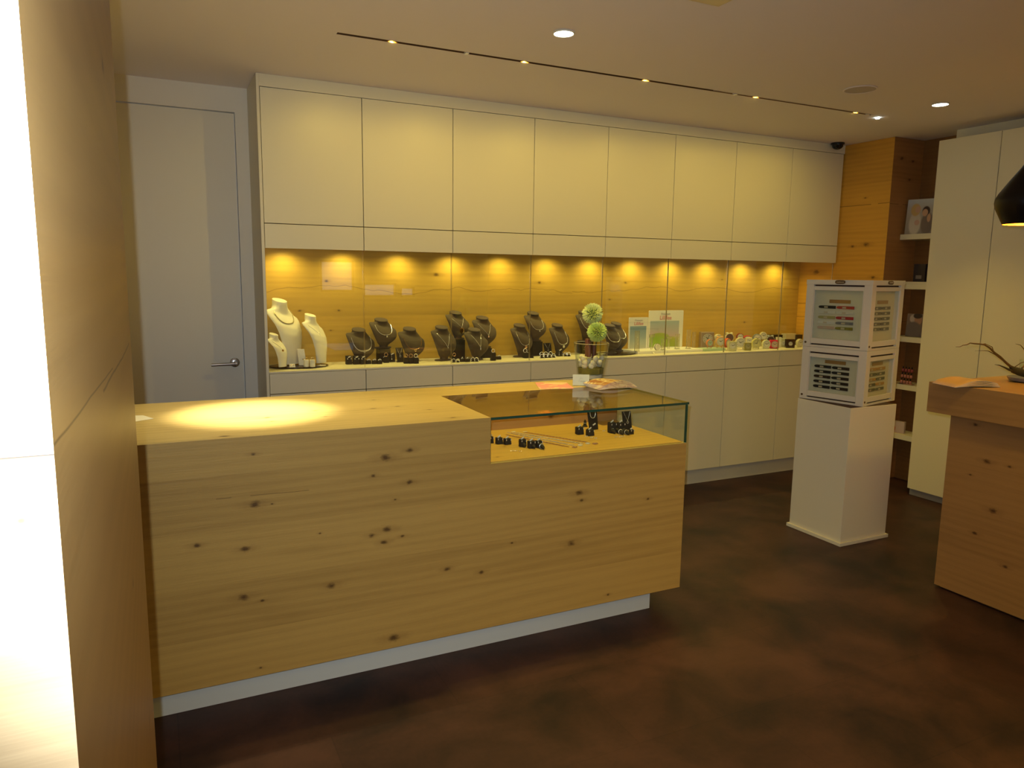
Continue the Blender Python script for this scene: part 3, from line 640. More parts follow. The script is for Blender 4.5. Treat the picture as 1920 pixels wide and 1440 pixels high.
def necklace(t, front, off, H, W, label, mat, kind='V', zt=.80, drop=.30, hw=.42, r=0.0012, pend=None, pmat=None, double=False, group='necklaces on the display busts'):
    """a chain laid on the bust's chest, with its pendant; stays a thing of its own"""
    L_ = local('necklace', label, 'necklace', group); o = L_.o
    pts = []; n = 26; x1 = hw*W/2
    for i in range(n+1):
        s_ = -1+2*i/n
        if kind == 'V': x, z = x1*s_, H*zt-H*drop*(1-abs(s_)**0.9)
        else: x, z = x1*math.copysign(abs(s_)**0.8, s_), H*zt-H*drop*math.sqrt(max(0, 1-s_*s_))
        pts.append(Vector((x, front(x, z, r+0.0006), z))+off)
    # carry the ends back round the neck
    for e, sg in ((0, -1), (-1, 1)):
        q = pts[e]+Vector((-sg*0.1*x1, 0.012, H*0.03)); pts.insert(0, q) if e == 0 else pts.append(q)
    MB().tube(pts, r, 6).build('chain', mat, o)
    if double: MB().tube([p+Vector((0, -0.001, 0.006*(1-abs(2*i/len(pts)-1)))) for i, p in enumerate(pts)], r, 6).build('chain', mat, o)
    zb = H*zt-H*drop; yb = front(0, zb, 0)+off.y
    if pend: pend(o, Vector((0, yb, zb+off.z)), pmat or mat)
    o.location = t.location.copy(); o.rotation_euler = t.rotation_euler.copy(); return o
def pd_disc(r): return lambda o, p, mt: MB().lathe([(0.0002, -0.0005), (r*.8, -0.0012), (r, -0.0006), (r, 0.0008), (r*.7, 0.002), (0.0002, 0.0024)], p+Vector((0, -0.003, -r)), 20, axis='Y').build('pendant', mt, o)
def pd_ring(r): return lambda o, p, mt: MB().tube([p+Vector((r*math.cos(a*math.pi/9), -0.003, -r+r*math.sin(a*math.pi/9))) for a in range(18)], r*.2, 6, closed=True).build('pendant', mt, o)
def pd_drop(r, l): return lambda o, p, mt: MB().lathe([(0.0003, 0), (r*.5, -l*.2), (r, -l*.55), (r*.8, -l*.85), (0.0003, -l)], p+Vector((0, -0.004, 0.001)), 12).build('pendant', mt, o)
def pd_cube(r): return lambda o, p, mt: MB().box(p.x-r, p.x+r, p.y-0.007, p.y-0.003, p.z-0.006-2*r, p.z-0.006).box(p.x-r*.35, p.x+r*.35, p.y-0.006, p.y-0.003, p.z-0.006, p.z+0.002).build('pendant', mt, o, bevel=0.0006)
def pd_leaf(r):
    def f(o, p, mt):
        b = MB()
        for a in (0.5, 1.6, 2.7, 3.9, 5.2): b.lathe([(0.0003, -0.0005), (r*.42, 0), (0.0003, 0.0018)], p+Vector((r*.5*math.cos(a), -0.003, -r+r*.5*math.sin(a))), 10, axis='Y')
        b.build('pendant', mt, o)
    return f

# ---- white busts on the dark oval plate
pl = shelf(560, 684, 4.32); PLT_Z = ZS+0.0095
xa = on(505, 688, 1, 4.30).x; xb = on(616, 682, 1, 4.30).x
pc = Vector(((xa+xb)/2, 4.31, ZS+0.0005))
tag(MB().lathe([((xb-xa)/2-.01, 0), ((xb-xa)/2, 0.003), ((xb-xa)/2, 0.006), ((xb-xa)/2-.006, 0.008)], pc, 48, sy=0.68).build('display_plate', PLATEM, origin=pc), 'dark oval plate under the white busts', 'plate')
def on_plate(px, y): 
    p = on(px, 685, 1, y); p.z = PLT_Z; return p
gw = 'white necklace busts at the left end'
P_ = on_plate(538, 4.372); H_ = m(117, P_); W_ = m(78, P_)
t, fr, at_, off = bust('necklace_bust', 'tallest white necklace bust at the left end of the niche', WHT, P_, H_, W_, 0.60, CREAMB, gw, base=False)
necklace(t, fr, off, H_, W_, 'thick round chain on the tallest white bust', plain('dull_gold_cord', (0.42, 0.36, 0.2), 0.4, 0.6), 'U', .80, .165, .62, 0.0028)
P_ = on_plate(593, 4.36); H_ = m(88, P_); W_ = m(59, P_)
t, fr, at_, off = bust('necklace_bust', 'middle sized white bust at the right of the oval plate', WHT, P_, H_, W_, 0.72, CREAMB, gw, base=False)
necklace(t, fr, off, H_, W_, 'fine chain with flower pendant on the middle sized white bust', SILVER, 'V', .79, .19, .62, 0.0009, pd_leaf(m(4, P_)))
P_ = on_plate(522, 4.236); H_ = m(60, P_); W_ = m(47, P_)
t, fr, at_, off = bust('necklace_bust', 'smallest white bust in front on the oval plate', WHT, P_, H_, W_, 0.78, CREAMB, gw, base=False)
necklace(t, fr, off, H_, W_, 'fine chain with round gold pendant on the smallest white bust', SILVER, 'V', .79, .25, .62, 0.0009, pd_disc(m(3.2, P_)), GOLD)

def ring_geo(o, c, r, mat, th=0.0011, stone=False, axis='Y'):
    b = MB(); pts = []
    for a in range(20):
        u, v = r*math.cos(a*math.pi/10), r*math.sin(a*math.pi/10)
        pts.append(c+(Vector((u, 0, v)) if axis == 'Y' else Vector((u, v, 0))))
    b.tube(pts, th, 6, closed=True); b.build('band', mat, o)
    if stone: MB().lathe([(0.0003, 0), (th*2.6, th*1.5), (th*2, th*3), (0.0003, th*3.2)], c+Vector((0, 0, r)), 8).build('stone', plain('clear_stone', (0.9, 0.92, 0.95), 0.05, 0.6), o)
def price_tag(o, c, ln=0.012, ang=0.4, ht=0.005):
    b = MB(); d = Vector((math.cos(ang), 0, math.sin(ang)))*ln/2; n_ = Vector((-math.sin(ang), 0, math.cos(ang)))*ht/2
    vs = []
    for y in (-0.0004, 0.0004): vs += [c-d-n_+Vector((0, y, 0)), c+d-n_+Vector((0, y, 0)), c+d+n_+Vector((0, y, 0)), c-d+n_+Vector((0, y, 0))]
    b.add(vs, [(0, 1, 2, 3), (7, 6, 5, 4), (0, 4, 5, 1), (1, 5, 6, 2), (2, 6, 7, 3), (3, 7, 4, 0)]); b.build('price_tag', TAG, o)
RING_LABELS = set()
def ring(c, r, label, mat=SILVER, tg=None, group='rings on display', rz=0.0, stone=False, th=None):
    L_ = local('finger_ring', label, 'ring', group); ring_geo(L_.o, Vector((0, 0, r)), r, mat, th or max(0.0009, r*.14), stone)
    if tg: price_tag(L_.o, Vector((tg[0], -0.004, tg[1])), ang=tg[2])
    return L_.put(c, rz)
def block(px0, px1, pyt, pyb, label, mat=BLACKV, dp=None, ymax=4.36, name='jewellery_block', group='black jewellery blocks', slant=0.0, gnd=None):
    """black flocked block; px bounds and heights in the frame"""
    P = shelf((px0+px1)/2, pyb, ymax) if gnd is None else gnd((px0+px1)/2, pyb)
    w_ = m(px1-px0, P)/math.cos(math.atan2(P.x, P.y)*0.6); h_ = m(pyb-pyt, P)*0.96; dp = dp or w_*0.8
    L_ = local(name, label, 'jewellery stand', group); t = L_.o; b = MB()
    pr = [(-w_/2, -dp/2), (w_/2, -dp/2), (w_/2, dp/2), (-w_/2, dp/2)]
    b.loft([[Vector((x, y, 0)) for x, y in pr], [Vector((x*.94, y*.9+slant*h_, h_)) for x, y in pr]]); b.build('block', mat, t, bevel=0.0015, flat=True)
    L_.put(P+Vector((0, 0, 0.0005))); return t, P, w_, h_, dp
def mound(px, pyb, w_px, label, gnd=None, group='small ring mounds', ymax=4.36):
    P = shelf(px, pyb, ymax) if gnd is None else gnd(px, pyb)
    w_ = m(w_px, P); L_ = local('ring_mound', label, 'jewellery stand', group)
    n = 12; pr = [(-w_/2*math.cos(math.pi*k/n), w_*.55*math.sin(math.pi*k/n)) for k in range(n+1)]
    MB().prism(pr, -w_*.45, w_*.45, ax='Y', smooth=True).build('mound', BLACKV, L_.o); L_.put(P+Vector((0, 0, 0.0005))); return L_.o, P, w_

# small things on the oval plate
def pl_g(px, py):
    p = on(px, py, 2, PLT_Z); return p
for i, px in enumerate((574.5, 586)):
    P = pl_g(px, 687.5); w_ = m(10, P)/2; h_ = m(13, P)
    L_ = local('ring_cylinder', 'small white cylinder, %s of the pair on the oval plate' % ('left', 'right')[i], 'jewellery stand', 'white ring cylinders')
    MB().lathe([(w_*.98, 0), (w_, 0.001), (w_, h_-.001), (w_*.96, h_)], seg=20).build('cylinder', CREAMB, L_.o); L_.put(P)
    ring(P+Vector((0, 0, h_+0.0003)), m(2.3, P), 'ring on top of the %s white cylinder' % ('left', 'right')[i], SILVER if i else GOLD, group='rings on white cylinders')
P = pl_g(569, 685) ; w_, h_ = m(15, P), m(30, P)
L_ = local('pendant_easel', 'white leaning easel behind the white cylinders', 'jewellery stand')
MB().add([(-w_*.5, 0, 0), (w_*.42, -.006, 0), (w_*.22, .012, h_), (-w_*.62, .018, h_), (-w_*.5, .014, 0), (w_*.42, .008, 0), (w_*.22, .016, h_), (-w_*.62, .022, h_)], [(0, 1, 2, 3), (7, 6, 5, 4), (0, 4, 5, 1), (1, 5, 6, 2), (2, 6, 7, 3), (3, 7, 4, 0)]).build('board', CREAMB, L_.o, bevel=0.001)
L_.put(P+Vector((0, .008, 0)))
L2 = local('necklace', 'tiny pendant chain on the white easel', 'necklace', 'small chains on easels')
MB().tube([(-w_*.42, 0.010, h_*.9), (-w_*.02, 0.003, h_*.42), (w_*.16, 0.010, h_*.9)], 0.0008, 5).build('chain', SILVER, L2.o)
MB().lathe([(0.0003, 0), (0.004, -0.004), (0.0003, -0.009)], (0, -0.001, h_*.42), 8).build('pendant', GOLD, L2.o); L2.put(P+Vector((0, .008, 0)))
P = pl_g(548.5, 688.5)
L_ = local('earring_card', 'tiny white card with gold earrings on the oval plate', 'earrings'); w_ = m(11, P)
MB().add([(-w_/2, 0, 0), (w_/2, 0, 0), (w_*.42, w_*.35, w_*.55), (-w_*.42, w_*.35, w_*.55), (-w_/2, .002, 0), (w_/2, .002, 0), (w_*.42, w_*.35+.002, w_*.55), (-w_*.42, w_*.35+.002, w_*.55)], [(0, 1, 2, 3), (7, 6, 5, 4), (0, 4, 5, 1), (1, 5, 6, 2), (2, 6, 7, 3), (3, 7, 4, 0)]).build('card', TAG, L_.o)
for sx in (-1, 1): MB().lathe([(0.0003, -.003), (.004, 0), (.0003, .003)], (sx*w_*.2, w_*.1, w_*.36), 10).build('earring', GOLD, L_.o)
L_.put(P)
P = pl_g(603, 685.5)
L_ = local('bangle', 'silver bangle lying at the right of the oval plate', 'bracelet'); r_ = m(7.5, P)
MB().tube([(r_*math.cos(a*math.pi/12), r_*.72*math.sin(a*math.pi/12), 0.0017) for a in range(24)], 0.0016, 6, closed=True).build('band', SILVER, L_.o); L_.put(P+Vector((0, 0, 0)))

# ---- dark busts: (name bits, neck px, top y, foot y, width px, Y limit, turn, riser px)
DBK = [
 ('dark bust left of the tall risered bust, first dark bust', 677, 617, 677, 55, 4.37, .12, 0, ('thin double silver hoop necklace on the first dark bust', 'U', .76, .42, .74, pd_ring(.004), SILVER, True)),
 ('dark bust raised on a black cube, second from left', 719, 598.5, 653, 54, 4.40, .14, 'r', ('silver choker with square pendant on the raised second bust', 'U', .80, .34, .66, pd_cube(.004), SILVER, False)),
 ('dark bust behind three upright rings, third from left', 772, 615.5, 674, 53, 4.37, .10, 0, ('pale choker with ring pendant on the third dark bust', 'U', .74, .38, .72, pd_ring(.0065), GOLD, False)),
 ('low dark bust at the left of the cluster of four', 832, 612.5, 675, 53, 4.32, .16, 0, ('fine chain with single stone on the left bust of the four', 'V', .80, .40, .58, pd_drop(.003, .009), SILVER, False)),
 ('tall dark bust at the back of the cluster of four', 858, 585, 636, 51, 4.40, .16, 'r', ('chain with large round openwork pendant on the tall back bust', 'V', .78, .36, .62, pd_disc(m(5.3, (1.8, 4.4, 1))), GOLD, False)),
 ('front dark bust right of centre in the cluster of four', 893, 617, 675, 52, 4.28, .14, 0, ('long fine chain with slim bar pendant on the front bust', 'V', .84, .42, .5, pd_drop(.0025, .020), SILVER, False)),
 ('right hand dark bust of the cluster of four', 908, 594.5, 652, 52, 4.40, .12, 'r', ('fine chain with pink stone pendant on the right bust of the four', 'V', .78, .38, .62, pd_drop(.0045, .015), plain('pink_stone', (.75, .5, .42), .15), False)),
 ('dark bust left of the raised bust in the trio', 977.5, 609, 667, 50, 4.35, .14, 0, ('fine chain with round rose gold pendant on the left bust of the trio', 'U', .78, .42, .62, pd_disc(m(3, (2.2, 4.4, 1))), ROSE, False)),
 ('dark bust raised on a black cube in the trio', 1003, 586, 640, 50, 4.40, .12, 'r', ('beaded choker with three bright stones on the raised trio bust', 'U', .72, .32, .66, pd_cube(.0035), SILVER, False)),
 ('dark bust at the right of the trio', 1048, 608.5, 665, 48, 4.38, .14, 0, ('double fine chain with pearl pendant on the right trio bust', 'U', .74, .42, .66, pd_disc(m(2.6, (2.5, 4.4, 1))), plain('pearl', (.8, .75, .6), .25), True)),
 ('dark bust mostly hidden behind the green flower balls', 1098, 584.5, 640, 49, 4.40, .12, 'r', ('bright silver collar on the bust behind the flower balls', 'U', .78, .38, .72, None, SILVER, False)),
 ('front dark bust on the black oval plate right of the vase', 1146, 609, 660, 47, 4.25, .12, 'p', ('chunky silver collar on the bust right of the vase', 'U', .70, .30, .76, None, SILVER, False)),
 ('rear dark bust on the black oval plate right of the vase', 1159, 605.5, 658, 48, 4.36, .30, 'p', ('thin collar with small stone on the rear bust by the boards', 'U', .74, .28, .74, pd_drop(.003, .006), SILVER, False)),
]
# the black oval plate right of the vase
xa = on(1117, 664, 1, 4.28).x; xb = on(1189, 662, 1, 4.28).x; pc2 = Vector(((xa+xb)/2, 4.28, ZS+0.0005)); PL2Z = ZS+0.0105
tag(MB().lathe([((xb-xa)/2-.008, 0), ((xb-xa)/2, 0.003), ((xb-xa)/2, 0.007), ((xb-xa)/2-.006, 0.009)], pc2, 44, sy=0.55).build('display_plate', PLATEM, origin=pc2), 'black oval plate right of the vase', 'plate')
RIS = []
for i, (lab, nx, ty, by, wpx, Y, rz, mode, nk) in enumerate(DBK):
    if mode == 'r':
        P = on(nx, by, 1, Y); zt_ = P.z; P.z = ZS+0.0005; rise = zt_-ZS
    elif mode == 'p':
        P = on(nx, by, 1, Y); P.z = PL2Z; rise = 0
    else:
        P = on(nx, by, 1, Y); P.z = ZS+0.0005; rise = 0
    topz = on(nx, ty, 1, Y).z
    H_ = topz-P.z-rise-0.008; W_ = m(wpx, P)*1.02
    rz = rz*0.8+.16; W_ = W_*1.05
    if rise:
        cw = m(21, P)/2; P2 = P+Vector((0, 0, rise))
        tag(MB().box(P.x-cw, P.x+cw, P.y-cw*1.2+0.005, P.y+cw*1.2+0.005, P.z, P2.z-0.0005).build('display_riser', BLACKV, bevel=0.0015, origin=P), 'black cube riser under the %s' % ['raised second dark bust', 'tall back bust of the four', 'right hand bust of the four', 'raised bust of the trio', 'bust behind the flower balls'][len(RIS)], 'riser', 'black cube risers')
        RIS.append(1); P = P2
    t, fr, at_, off = bust('necklace_bust', lab, BLK, P, H_, W_, rz, VELV, 'dark necklace busts')
    nl, kd, zt, dr, hw, pf, pm, dbl = nk[0], nk[1], nk[2], nk[3], nk[4], nk[5], nk[6], nk[7]
    necklace(t, fr, off, H_, W_, nl, GOLD if (pm == GOLD and 'pale' in nl) else SILVER, kd, zt, dr, hw, 0.0017 if 'collar' in nl else (0.0013 if 'choker' in nl else 0.0009), pf, pm, dbl)

# ---- small blocks, rings, easels in front of the dark busts
for i, (a, b_) in enumerate(((648.5, 659.5), (662, 674), (675.5, 685.5))):
    t, P, w_, h_, dp = block(a, b_, 666.5, 683, 'tall black earring block, %s of three at the far left' % ORD[i], slant=.12)
    L_ = local('earrings', 'pair of small earrings with white tag on the %s tall block' % ORD[i], 'earrings', 'earrings on black blocks'); o = L_.o
    for sx in (-1, 1): MB().lathe([(0.0003, .003), (.002, 0), (.0022, -.004), (.0003, -.007)], (sx*w_*.3, -dp/2-.004, h_*.72), 8).build('earring', SILVER, o)
    price_tag(o, Vector((0, -dp/2-.0035, h_*.9)), .016, .35, .006); L_.put(P+Vector((0, 0, 0.0005)))
for i, (a, b_) in enumerate(((686.5, 695.5), (697.5, 706), (707, 716))):
    t, P, w_, h_, dp = block(a, b_, 675.5, 682.5, 'low black block, %s of three beside the tall blocks' % ORD[i])
    L_ = local('earrings', 'stud earrings with folded tag on the %s low block' % ORD[i], 'earrings', 'earrings on low blocks'); o = L_.o
    MB().lathe([(0.0003, .002), (.002, 0), (.0003, -.002)], (w_*.3, 0, h_+.0022), 8).build('earring', SILVER, o)
    price_tag(o, Vector((-.003, -dp*.2, h_+.005)), .014, .45, .005); price_tag(o, Vector((.007, -dp*.2, h_+.005)), .009, -.8, .004); L_.put(P+Vector((0, 0, 0.0005)))
t, P, w_, h_, dp = block(719, 729, 668, 680, 'slim black ring post in front of the second bust', name='ring_post')
ring(P+Vector((0, 0, h_+.001)), m(3.4, P), 'upright silver ring in front of the raised second bust', ROSE, (-.012, -.002, .5))
t, P, w_, h_, dp = block(730, 740, 662, 678.5, 'black block right of the slim ring post')
L_ = local('earrings', 'long drop earrings on the block by the slim ring post', 'earrings'); price_tag(L_.o, Vector((-.002, -dp/2-.003, h_*.97)), .018, .4, .006)
MB().tube([(-w_*.2, -dp/2-.003, h_*.85), (-w_*.2, -dp/2-.004, h_*.4)], .0006, 5).build('hook', SILVER, L_.o); MB().lathe([(.0003, .004), (.004, 0), (.0003, -.004)], (-w_*.2, -dp/2-.006, h_*.36), 10).build('earring', SILVER, L_.o); L_.put(P+Vector((0, 0, 0.0005)))
def easel(pxc, pyt, pyb, wpx, label, nlabel, pend, mat=BLACKV, gnd=None, chain=SILVER, lean=.28, ymax=4.36):
    P = shelf(pxc, pyb, ymax) if gnd is None else gnd(pxc, pyb)
    w_, h_ = m(wpx, P), m(pyb-pyt, P); L_ = local('pendant_easel', label, 'jewellery stand', 'black pendant easels')
    a = [(-w_*.42, 0, 0), (w_*.5, 0, 0), (w_*.44, lean*h_*.7, h_), (-w_*.56, lean*h_*.7, h_)]
    vs = a+[(x, y+.004, z) for x, y, z in a]
    MB().add(vs, [(0, 1, 2, 3), (7, 6, 5, 4), (0, 4, 5, 1), (1, 5, 6, 2), (2, 6, 7, 3), (3, 7, 4, 0)]).build('board', mat, L_.o, bevel=.001)
    MB().box(-w_*.42, w_*.45, .0045, h_*lean+.006, 0, .003).build('foot', mat, L_.o); L_.put(P+Vector((0, 0, .0005)))
    L2 = local('necklace', nlabel, 'necklace', 'chains on the easels'); f = lambda z: lean*.7*z-.0022
    if pend == 'U':
        pts = [(w_*.28*math.copysign(abs(s_)**.7, s_)-w_*.04, f(h_*(.97-.33*math.sqrt(max(0, 1-s_*s_)))), h_*(.97-.33*math.sqrt(max(0, 1-s_*s_)))) for s_ in [k/8 for k in range(-8, 9)]]
        MB().tube(pts, .0010, 6).build('chain', chain, L2.o); price_tag(L2.o, Vector((w_*.05, f(h_*.3)-.001, h_*.3)), .016, .5, .007)
    else:
        zb = h_*.48
        MB().tube([(-w_*.42, f(h_*.98), h_*.98), (0, f(zb), zb), (w_*.32, f(h_*.98), h_*.98)], .0009, 6).build('chain', chain, L2.o)
        MB().tube([(0+.0045*math.cos(a_*math.pi/8), f(zb)-.002, zb-.005+.006*math.sin(a_*math.pi/8)) for a_ in range(16)], .0011, 5, closed=True).build('pendant', chain, L2.o)
    L2.put(P+Vector((0, 0, .0005)))
easel(751, 652.5, 679.5, 14, 'black easel left of the three upright rings', 'silver V chain on the easel beside three rings', 'V')
for i, (a, b_, mt_) in enumerate(((757, 766, ROSE), (766.5, 774.5, ROSE), (775, 784.5, SILVER))):
    t, P, w_, h_, dp = block(a, b_, 670, 681.5, 'black ring post under the %s of three upright rings' % ORD[i], name='ring_post', ymax=4.30)
    ring(P+Vector((0, 0, h_+.0008)), m(3.3, P), '%s of three upright rings, %s' % (ORD[i], ('rose gold', 'rose gold', 'silver with white tag')[i]), mt_, (.010, .002, -1.0) if i == 2 else None)
# around the cluster of four
t, P, w_, h_, dp = block(848, 855, 667.5, 677, 'black ring post below the left bust of the four', name='ring_post')
ring(P+Vector((0, 0, h_+.0008)), m(3.0, P), 'upright ring in front of the left bust of the four', ROSE)
for i, px in enumerate((850.5, 858.2)):
    o, P, w_ = mound(px, 679.5, 5.5, 'tiny ring mound, %s of the front pair by the four busts' % ('left', 'right')[i], ymax=4.22)
    ring(P+Vector((0, -w_*.1, -.0002)), w_*.62, 'ring over the %s tiny front mound' % ('left', 'right')[i])
for i, (a, b_) in enumerate(((862, 870), (871, 880.5))):
    t, P, w_, h_, dp = block(a, b_, 672.5, 678.5, 'low black block, %s of two before the four busts' % ('left', 'right')[i], ymax=4.24)
    L_ = local('earrings', 'stud earrings with tag on the %s low block' % ('left middle', 'right middle')[i], 'earrings', 'earrings on low blocks'); price_tag(L_.o, Vector((0, -dp*.2, h_+.006)), .013, (1.0, .5)[i], .006)
    MB().lathe([(.0003, .002), (.002, 0), (.0003, -.002)], (w_*.3, 0, h_+.0022), 8).build('earring', SILVER, L_.o); L_.put(P+Vector((0, 0, .0005)))
for i, px in enumerate((886.3, 893)):
    o, P, w_ = mound(px, 678, 6.2, 'ring mound, %s of two right of the low blocks' % ('left', 'right')[i], ymax=4.24)
    ring(P+Vector((0, -w_*.1, -.0002)), w_*.62, 'ring over the %s mound right of the low blocks' % ('left', 'right')[i], stone=(i == 0))
t, P, w_, h_, dp = block(920, 929, 660.5, 676, 'tall black block right of the four busts', ymax=4.28)
ring(P+Vector((0, 0, h_+.0008)), m(3.2, P), 'silver ring on the tall block right of the four busts', SILVER, (-.004, -.002, -1.1))
t, P, w_, h_, dp = block(930.5, 939, 668, 674, 'low black block at the far right of the four busts', ymax=4.32)
L_ = local('earrings', 'small studs with tag on the far right low block', 'earrings'); price_tag(L_.o, Vector((0, -dp*.2, h_+.005)), .013, .3, .006); MB().lathe([(.0003, .002), (.002, 0), (.0003, -.002)], (w_*.3, 0, h_+.0022), 8).build('earring', SILVER, L_.o); L_.put(P+Vector((0, 0, .0005)))
# around the trio
t, P, w_, h_, dp = block(981, 994, 660, 670.5, 'black block in front of the left trio bust', ymax=4.28)
ring(P+Vector((-w_*.25, 0, h_+.0008)), m(3.6, P), 'upright silver ring on the block before the trio', SILVER, (.016, .0, -.9))
t, P, w_, h_, dp = block(995.5, 1000, 665.5, 670.5, 'smallest black block before the raised trio bust', ymax=4.26)
easel(1028.5, 641.5, 664.5, 16, 'black easel between the raised and right trio busts', 'silver chain with teardrop on the easel in the trio', 'V')
for i, px in enumerate((1015.3, 1023, 1031.7)):
    o, P, w_ = mound(px, 666, 6.4, 'ring mound in the back row before the trio, %s from left' % ORD[i], ymax=4.34)
    ring(P+Vector((0, -w_*.1, -.0002)), w_*.62, 'ring in the back row before the trio, %s from left' % ORD[i])
for i, px in enumerate((1015.6, 1023, 1030, 1037.5)):
    o, P, w_ = mound(px, 670, 5.8, 'ring mound in the front row before the trio, %s from left' % ORD[i], ymax=4.24)
    ring(P+Vector((0, -w_*.1, -.0002)), w_*.62, 'ring in the front row before the trio, %s from left' % ORD[i])
t, P, w_, h_, dp = block(1043.5, 1054, 655, 667.5, 'black block with drop earrings before the right trio bust', ymax=4.30)
L_ = local('earrings', 'pair of long silver drop earrings before the right trio bust', 'earrings'); price_tag(L_.o, Vector((-.002, -dp/2-.003, h_*1.05)), .018, .5, .006)
for sx in (-1, 1):
    MB().tube([(sx*w_*.32, -dp/2-.003, h_*.8), (sx*w_*.32, -dp/2-.004, h_*.35)], .0006, 5).build('hook', SILVER, L_.o)
    MB().tube([(sx*w_*.32+.0034*math.cos(a_*math.pi/6), -dp/2-.005, h_*.26+.0034*math.sin(a_*math.pi/6)) for a_ in range(12)], .0009, 5, closed=True).build('earring', SILVER, L_.o)
L_.put(P+Vector((0, 0, .0005)))
for i, px in enumerate((1060, 1065.8)):
    o, P, w_ = mound(px, 668, 6, 'ring mound left of the vase, %s of two' % ('left', 'right')[i], ymax=4.30)
    ring(P+Vector((0, -w_*.1, -.0002)), w_*.66, 'tagged ring left of the vase, %s of two' % ('left', 'right')[i], SILVER, (0, .012, (1.2, -.4)[i]))
# bracelet on the black oval plate
for i, (px, r1) in enumerate(((1128, .030), (1172, .026))):
    P = on(px, 664, 1, 4.20 if i else 4.22); P.z = PL2Z
    L_ = local('bracelet', 'glossy silver and black bracelet lying %s on the black plate' % ('left', 'right')[i], 'bracelet', 'bracelets on the black plate')
    MB().tube([(r1*math.cos(a*math.pi/14), r1*.38*math.sin(a*math.pi/14), .0026) for a in range(28)], .0022, 6, closed=True).build('band', SILVER if i == 0 else plain('black_beads', (.02, .02, .03), .1), L_.o); L_.put(P)

# ---- children's jewellery boards and clear stands
LET1 = plain('grey_lettering', (.30, .28, .34), .5); LET2 = plain('rose_lettering', (.62, .14, .16), .5)
def board(px0, px1, pyt, pyb, Y, label, green, hx):
    P0 = on(px0, pyb, 1, Y); P1 = on(px1, pyb, 1, Y); zt = on((px0+px1)/2, pyt, 1, Y).z; zb = ZS+.0185
    w_, h_ = P1.x-P0.x, zt-zb; cx = (P0.x+P1.x)/2
    L_ = local('display_board', label, 'display board', 'white boards with rose lettering'); t = L_.o
    r = .008; pts = []
    for (qx, qz, a0) in ((w_/2-r, r, -90), (w_/2-r, h_-r, 0), (-w_/2+r, h_-r, 90), (-w_/2+r, r, 180)):
        for k in range(5): a = math.radians(a0+k*22.5); pts.append((qx+r*math.cos(a), qz+r*math.sin(a)))
    MB().prism(pts, 0, .006, ax='Y').build('panel', PAPER, t)
    ph = h_*.70; pw = w_*.84; x0 = -w_/2+w_*.06 if not green else -w_/2+w_*.04
    if green: mt_ = picture('meadow_print', [(0, (.30, .38, .05)), (ph*.36, (.36, .42, .07)), (ph*.44, (.50, .48, .16)), (ph*.50, (.58, .46, .48)), (ph, (.42, .52, .58))], spots=((pw*.34, ph*.38, pw*.34, ph*.17, (.36, .44, .08)), (pw*.20, ph*.22, pw*.4, ph*.22, (.30, .46, .06))))
    else: mt_ = picture('sky_print', [(0, (.55, .53, .45)), (ph*.4, (.42, .50, .52)), (ph, (.25, .38, .50))])
    MB().box(0, pw, -.0012, 0, 0, ph).build('printed_picture', mt_, t).location = (x0, 0, h_*.02)
    text_mesh('Prinzessin', h_*.075*(1 if green else 1.0), LET1, t, (hx*w_, -.0006, h_*.885))
    text_mesh('Lillifee', h_*(.155 if green else .14), LET2, t, (hx*w_, -.0006, h_*.755))
    L_.put((cx, Y, zb)); return t
board(1178, 1214, 595, 649, 4.40, 'smaller white printed board with blue picture and rose lettering', False, .0)
board(1215, 1279, 582, 645, 4.415, 'larger white printed board with green meadow and rose lettering', True, -.02)
def slab(pa, pb, pyf, y0, y1, h_, label, mat, name='display_plinth', group='low plinths for childrens jewellery'):
    xa, xb = on(pa, pyf, 1, y0).x, on(pb, pyf, 1, y0).x
    tag(MB().box(xa, xb, y0, y1, ZS+.0005, ZS+h_).build(name, mat, bevel=.001, origin=((xa+xb)/2, (y0+y1)/2, ZS+.0005)), label, 'plinth', group); return xa, xb
xa1, xb1 = slab(1196, 1250.5, 659, 4.235, 4.435, .018, 'left low white plinth under the printed boards', PAPER)
xa2, xb2 = slab(1251, 1318, 656, 4.235, 4.435, .018, 'right low white plinth under the printed boards', PAPER)
slab(1319.5, 1360.5, 658, 4.23, 4.33, .018, 'mint green low plinth in front of the square clock', plain('mint_board', (.45, .62, .46), .5))
ZPL = ZS+.0185
def plg(px, py, y=4.30): p = on(px, py, 1, y); p.z = ZPL; return p
def acryl(px0, px1, pyt, pyb, y, label, studs=3, shape='post'):
    P = plg((px0+px1)/2, pyb, y); w_ = m(px1-px0, P); zt = on((px0+px1)/2, pyt, 1, y).z; h_ = zt-ZPL
    L_ = local('acrylic_stand', label, 'jewellery stand', 'clear acrylic earring stands'); t = L_.o; b = MB()
    if shape == 'T':
        b.box(-w_*.16, w_*.16, -.003, .003, 0, h_*.8).box(-w_/2, w_/2, -.004, .004, h_*.8, h_)
    else: b.box(-w_/2, w_/2, -.003, .003, .002, h_).box(-w_/2, w_/2, -.012, .012, 0, .002)
    b.build('clear_body', ACRY2, t, bevel=.0008)
    rr = random.Random(int(px0))
    for k in range(studs):
        zz = h_*(.35+.55*k/max(1, studs)); xx = rr.uniform(-.25, .25)*w_ if shape != 'T' else (-.35+.7*k/max(1, studs-1))*w_
        if shape == 'T': zz = h_*.9
        MB().lathe([(.0003, -.001), (.0022, .0), (.0003, .0022)], (xx, -.0055, zz), 8, axis='Y').build('earring', (SILVER, ROSE, GOLD)[k % 3], t)
    L_.put(P, 0.1)
ACRY2 = plain('frosted_acrylic', (.95, .93, .84), .12, spec=.6)
ACRY2.node_tree.nodes['Principled BSDF'].inputs['Transmission Weight'].default_value = .88
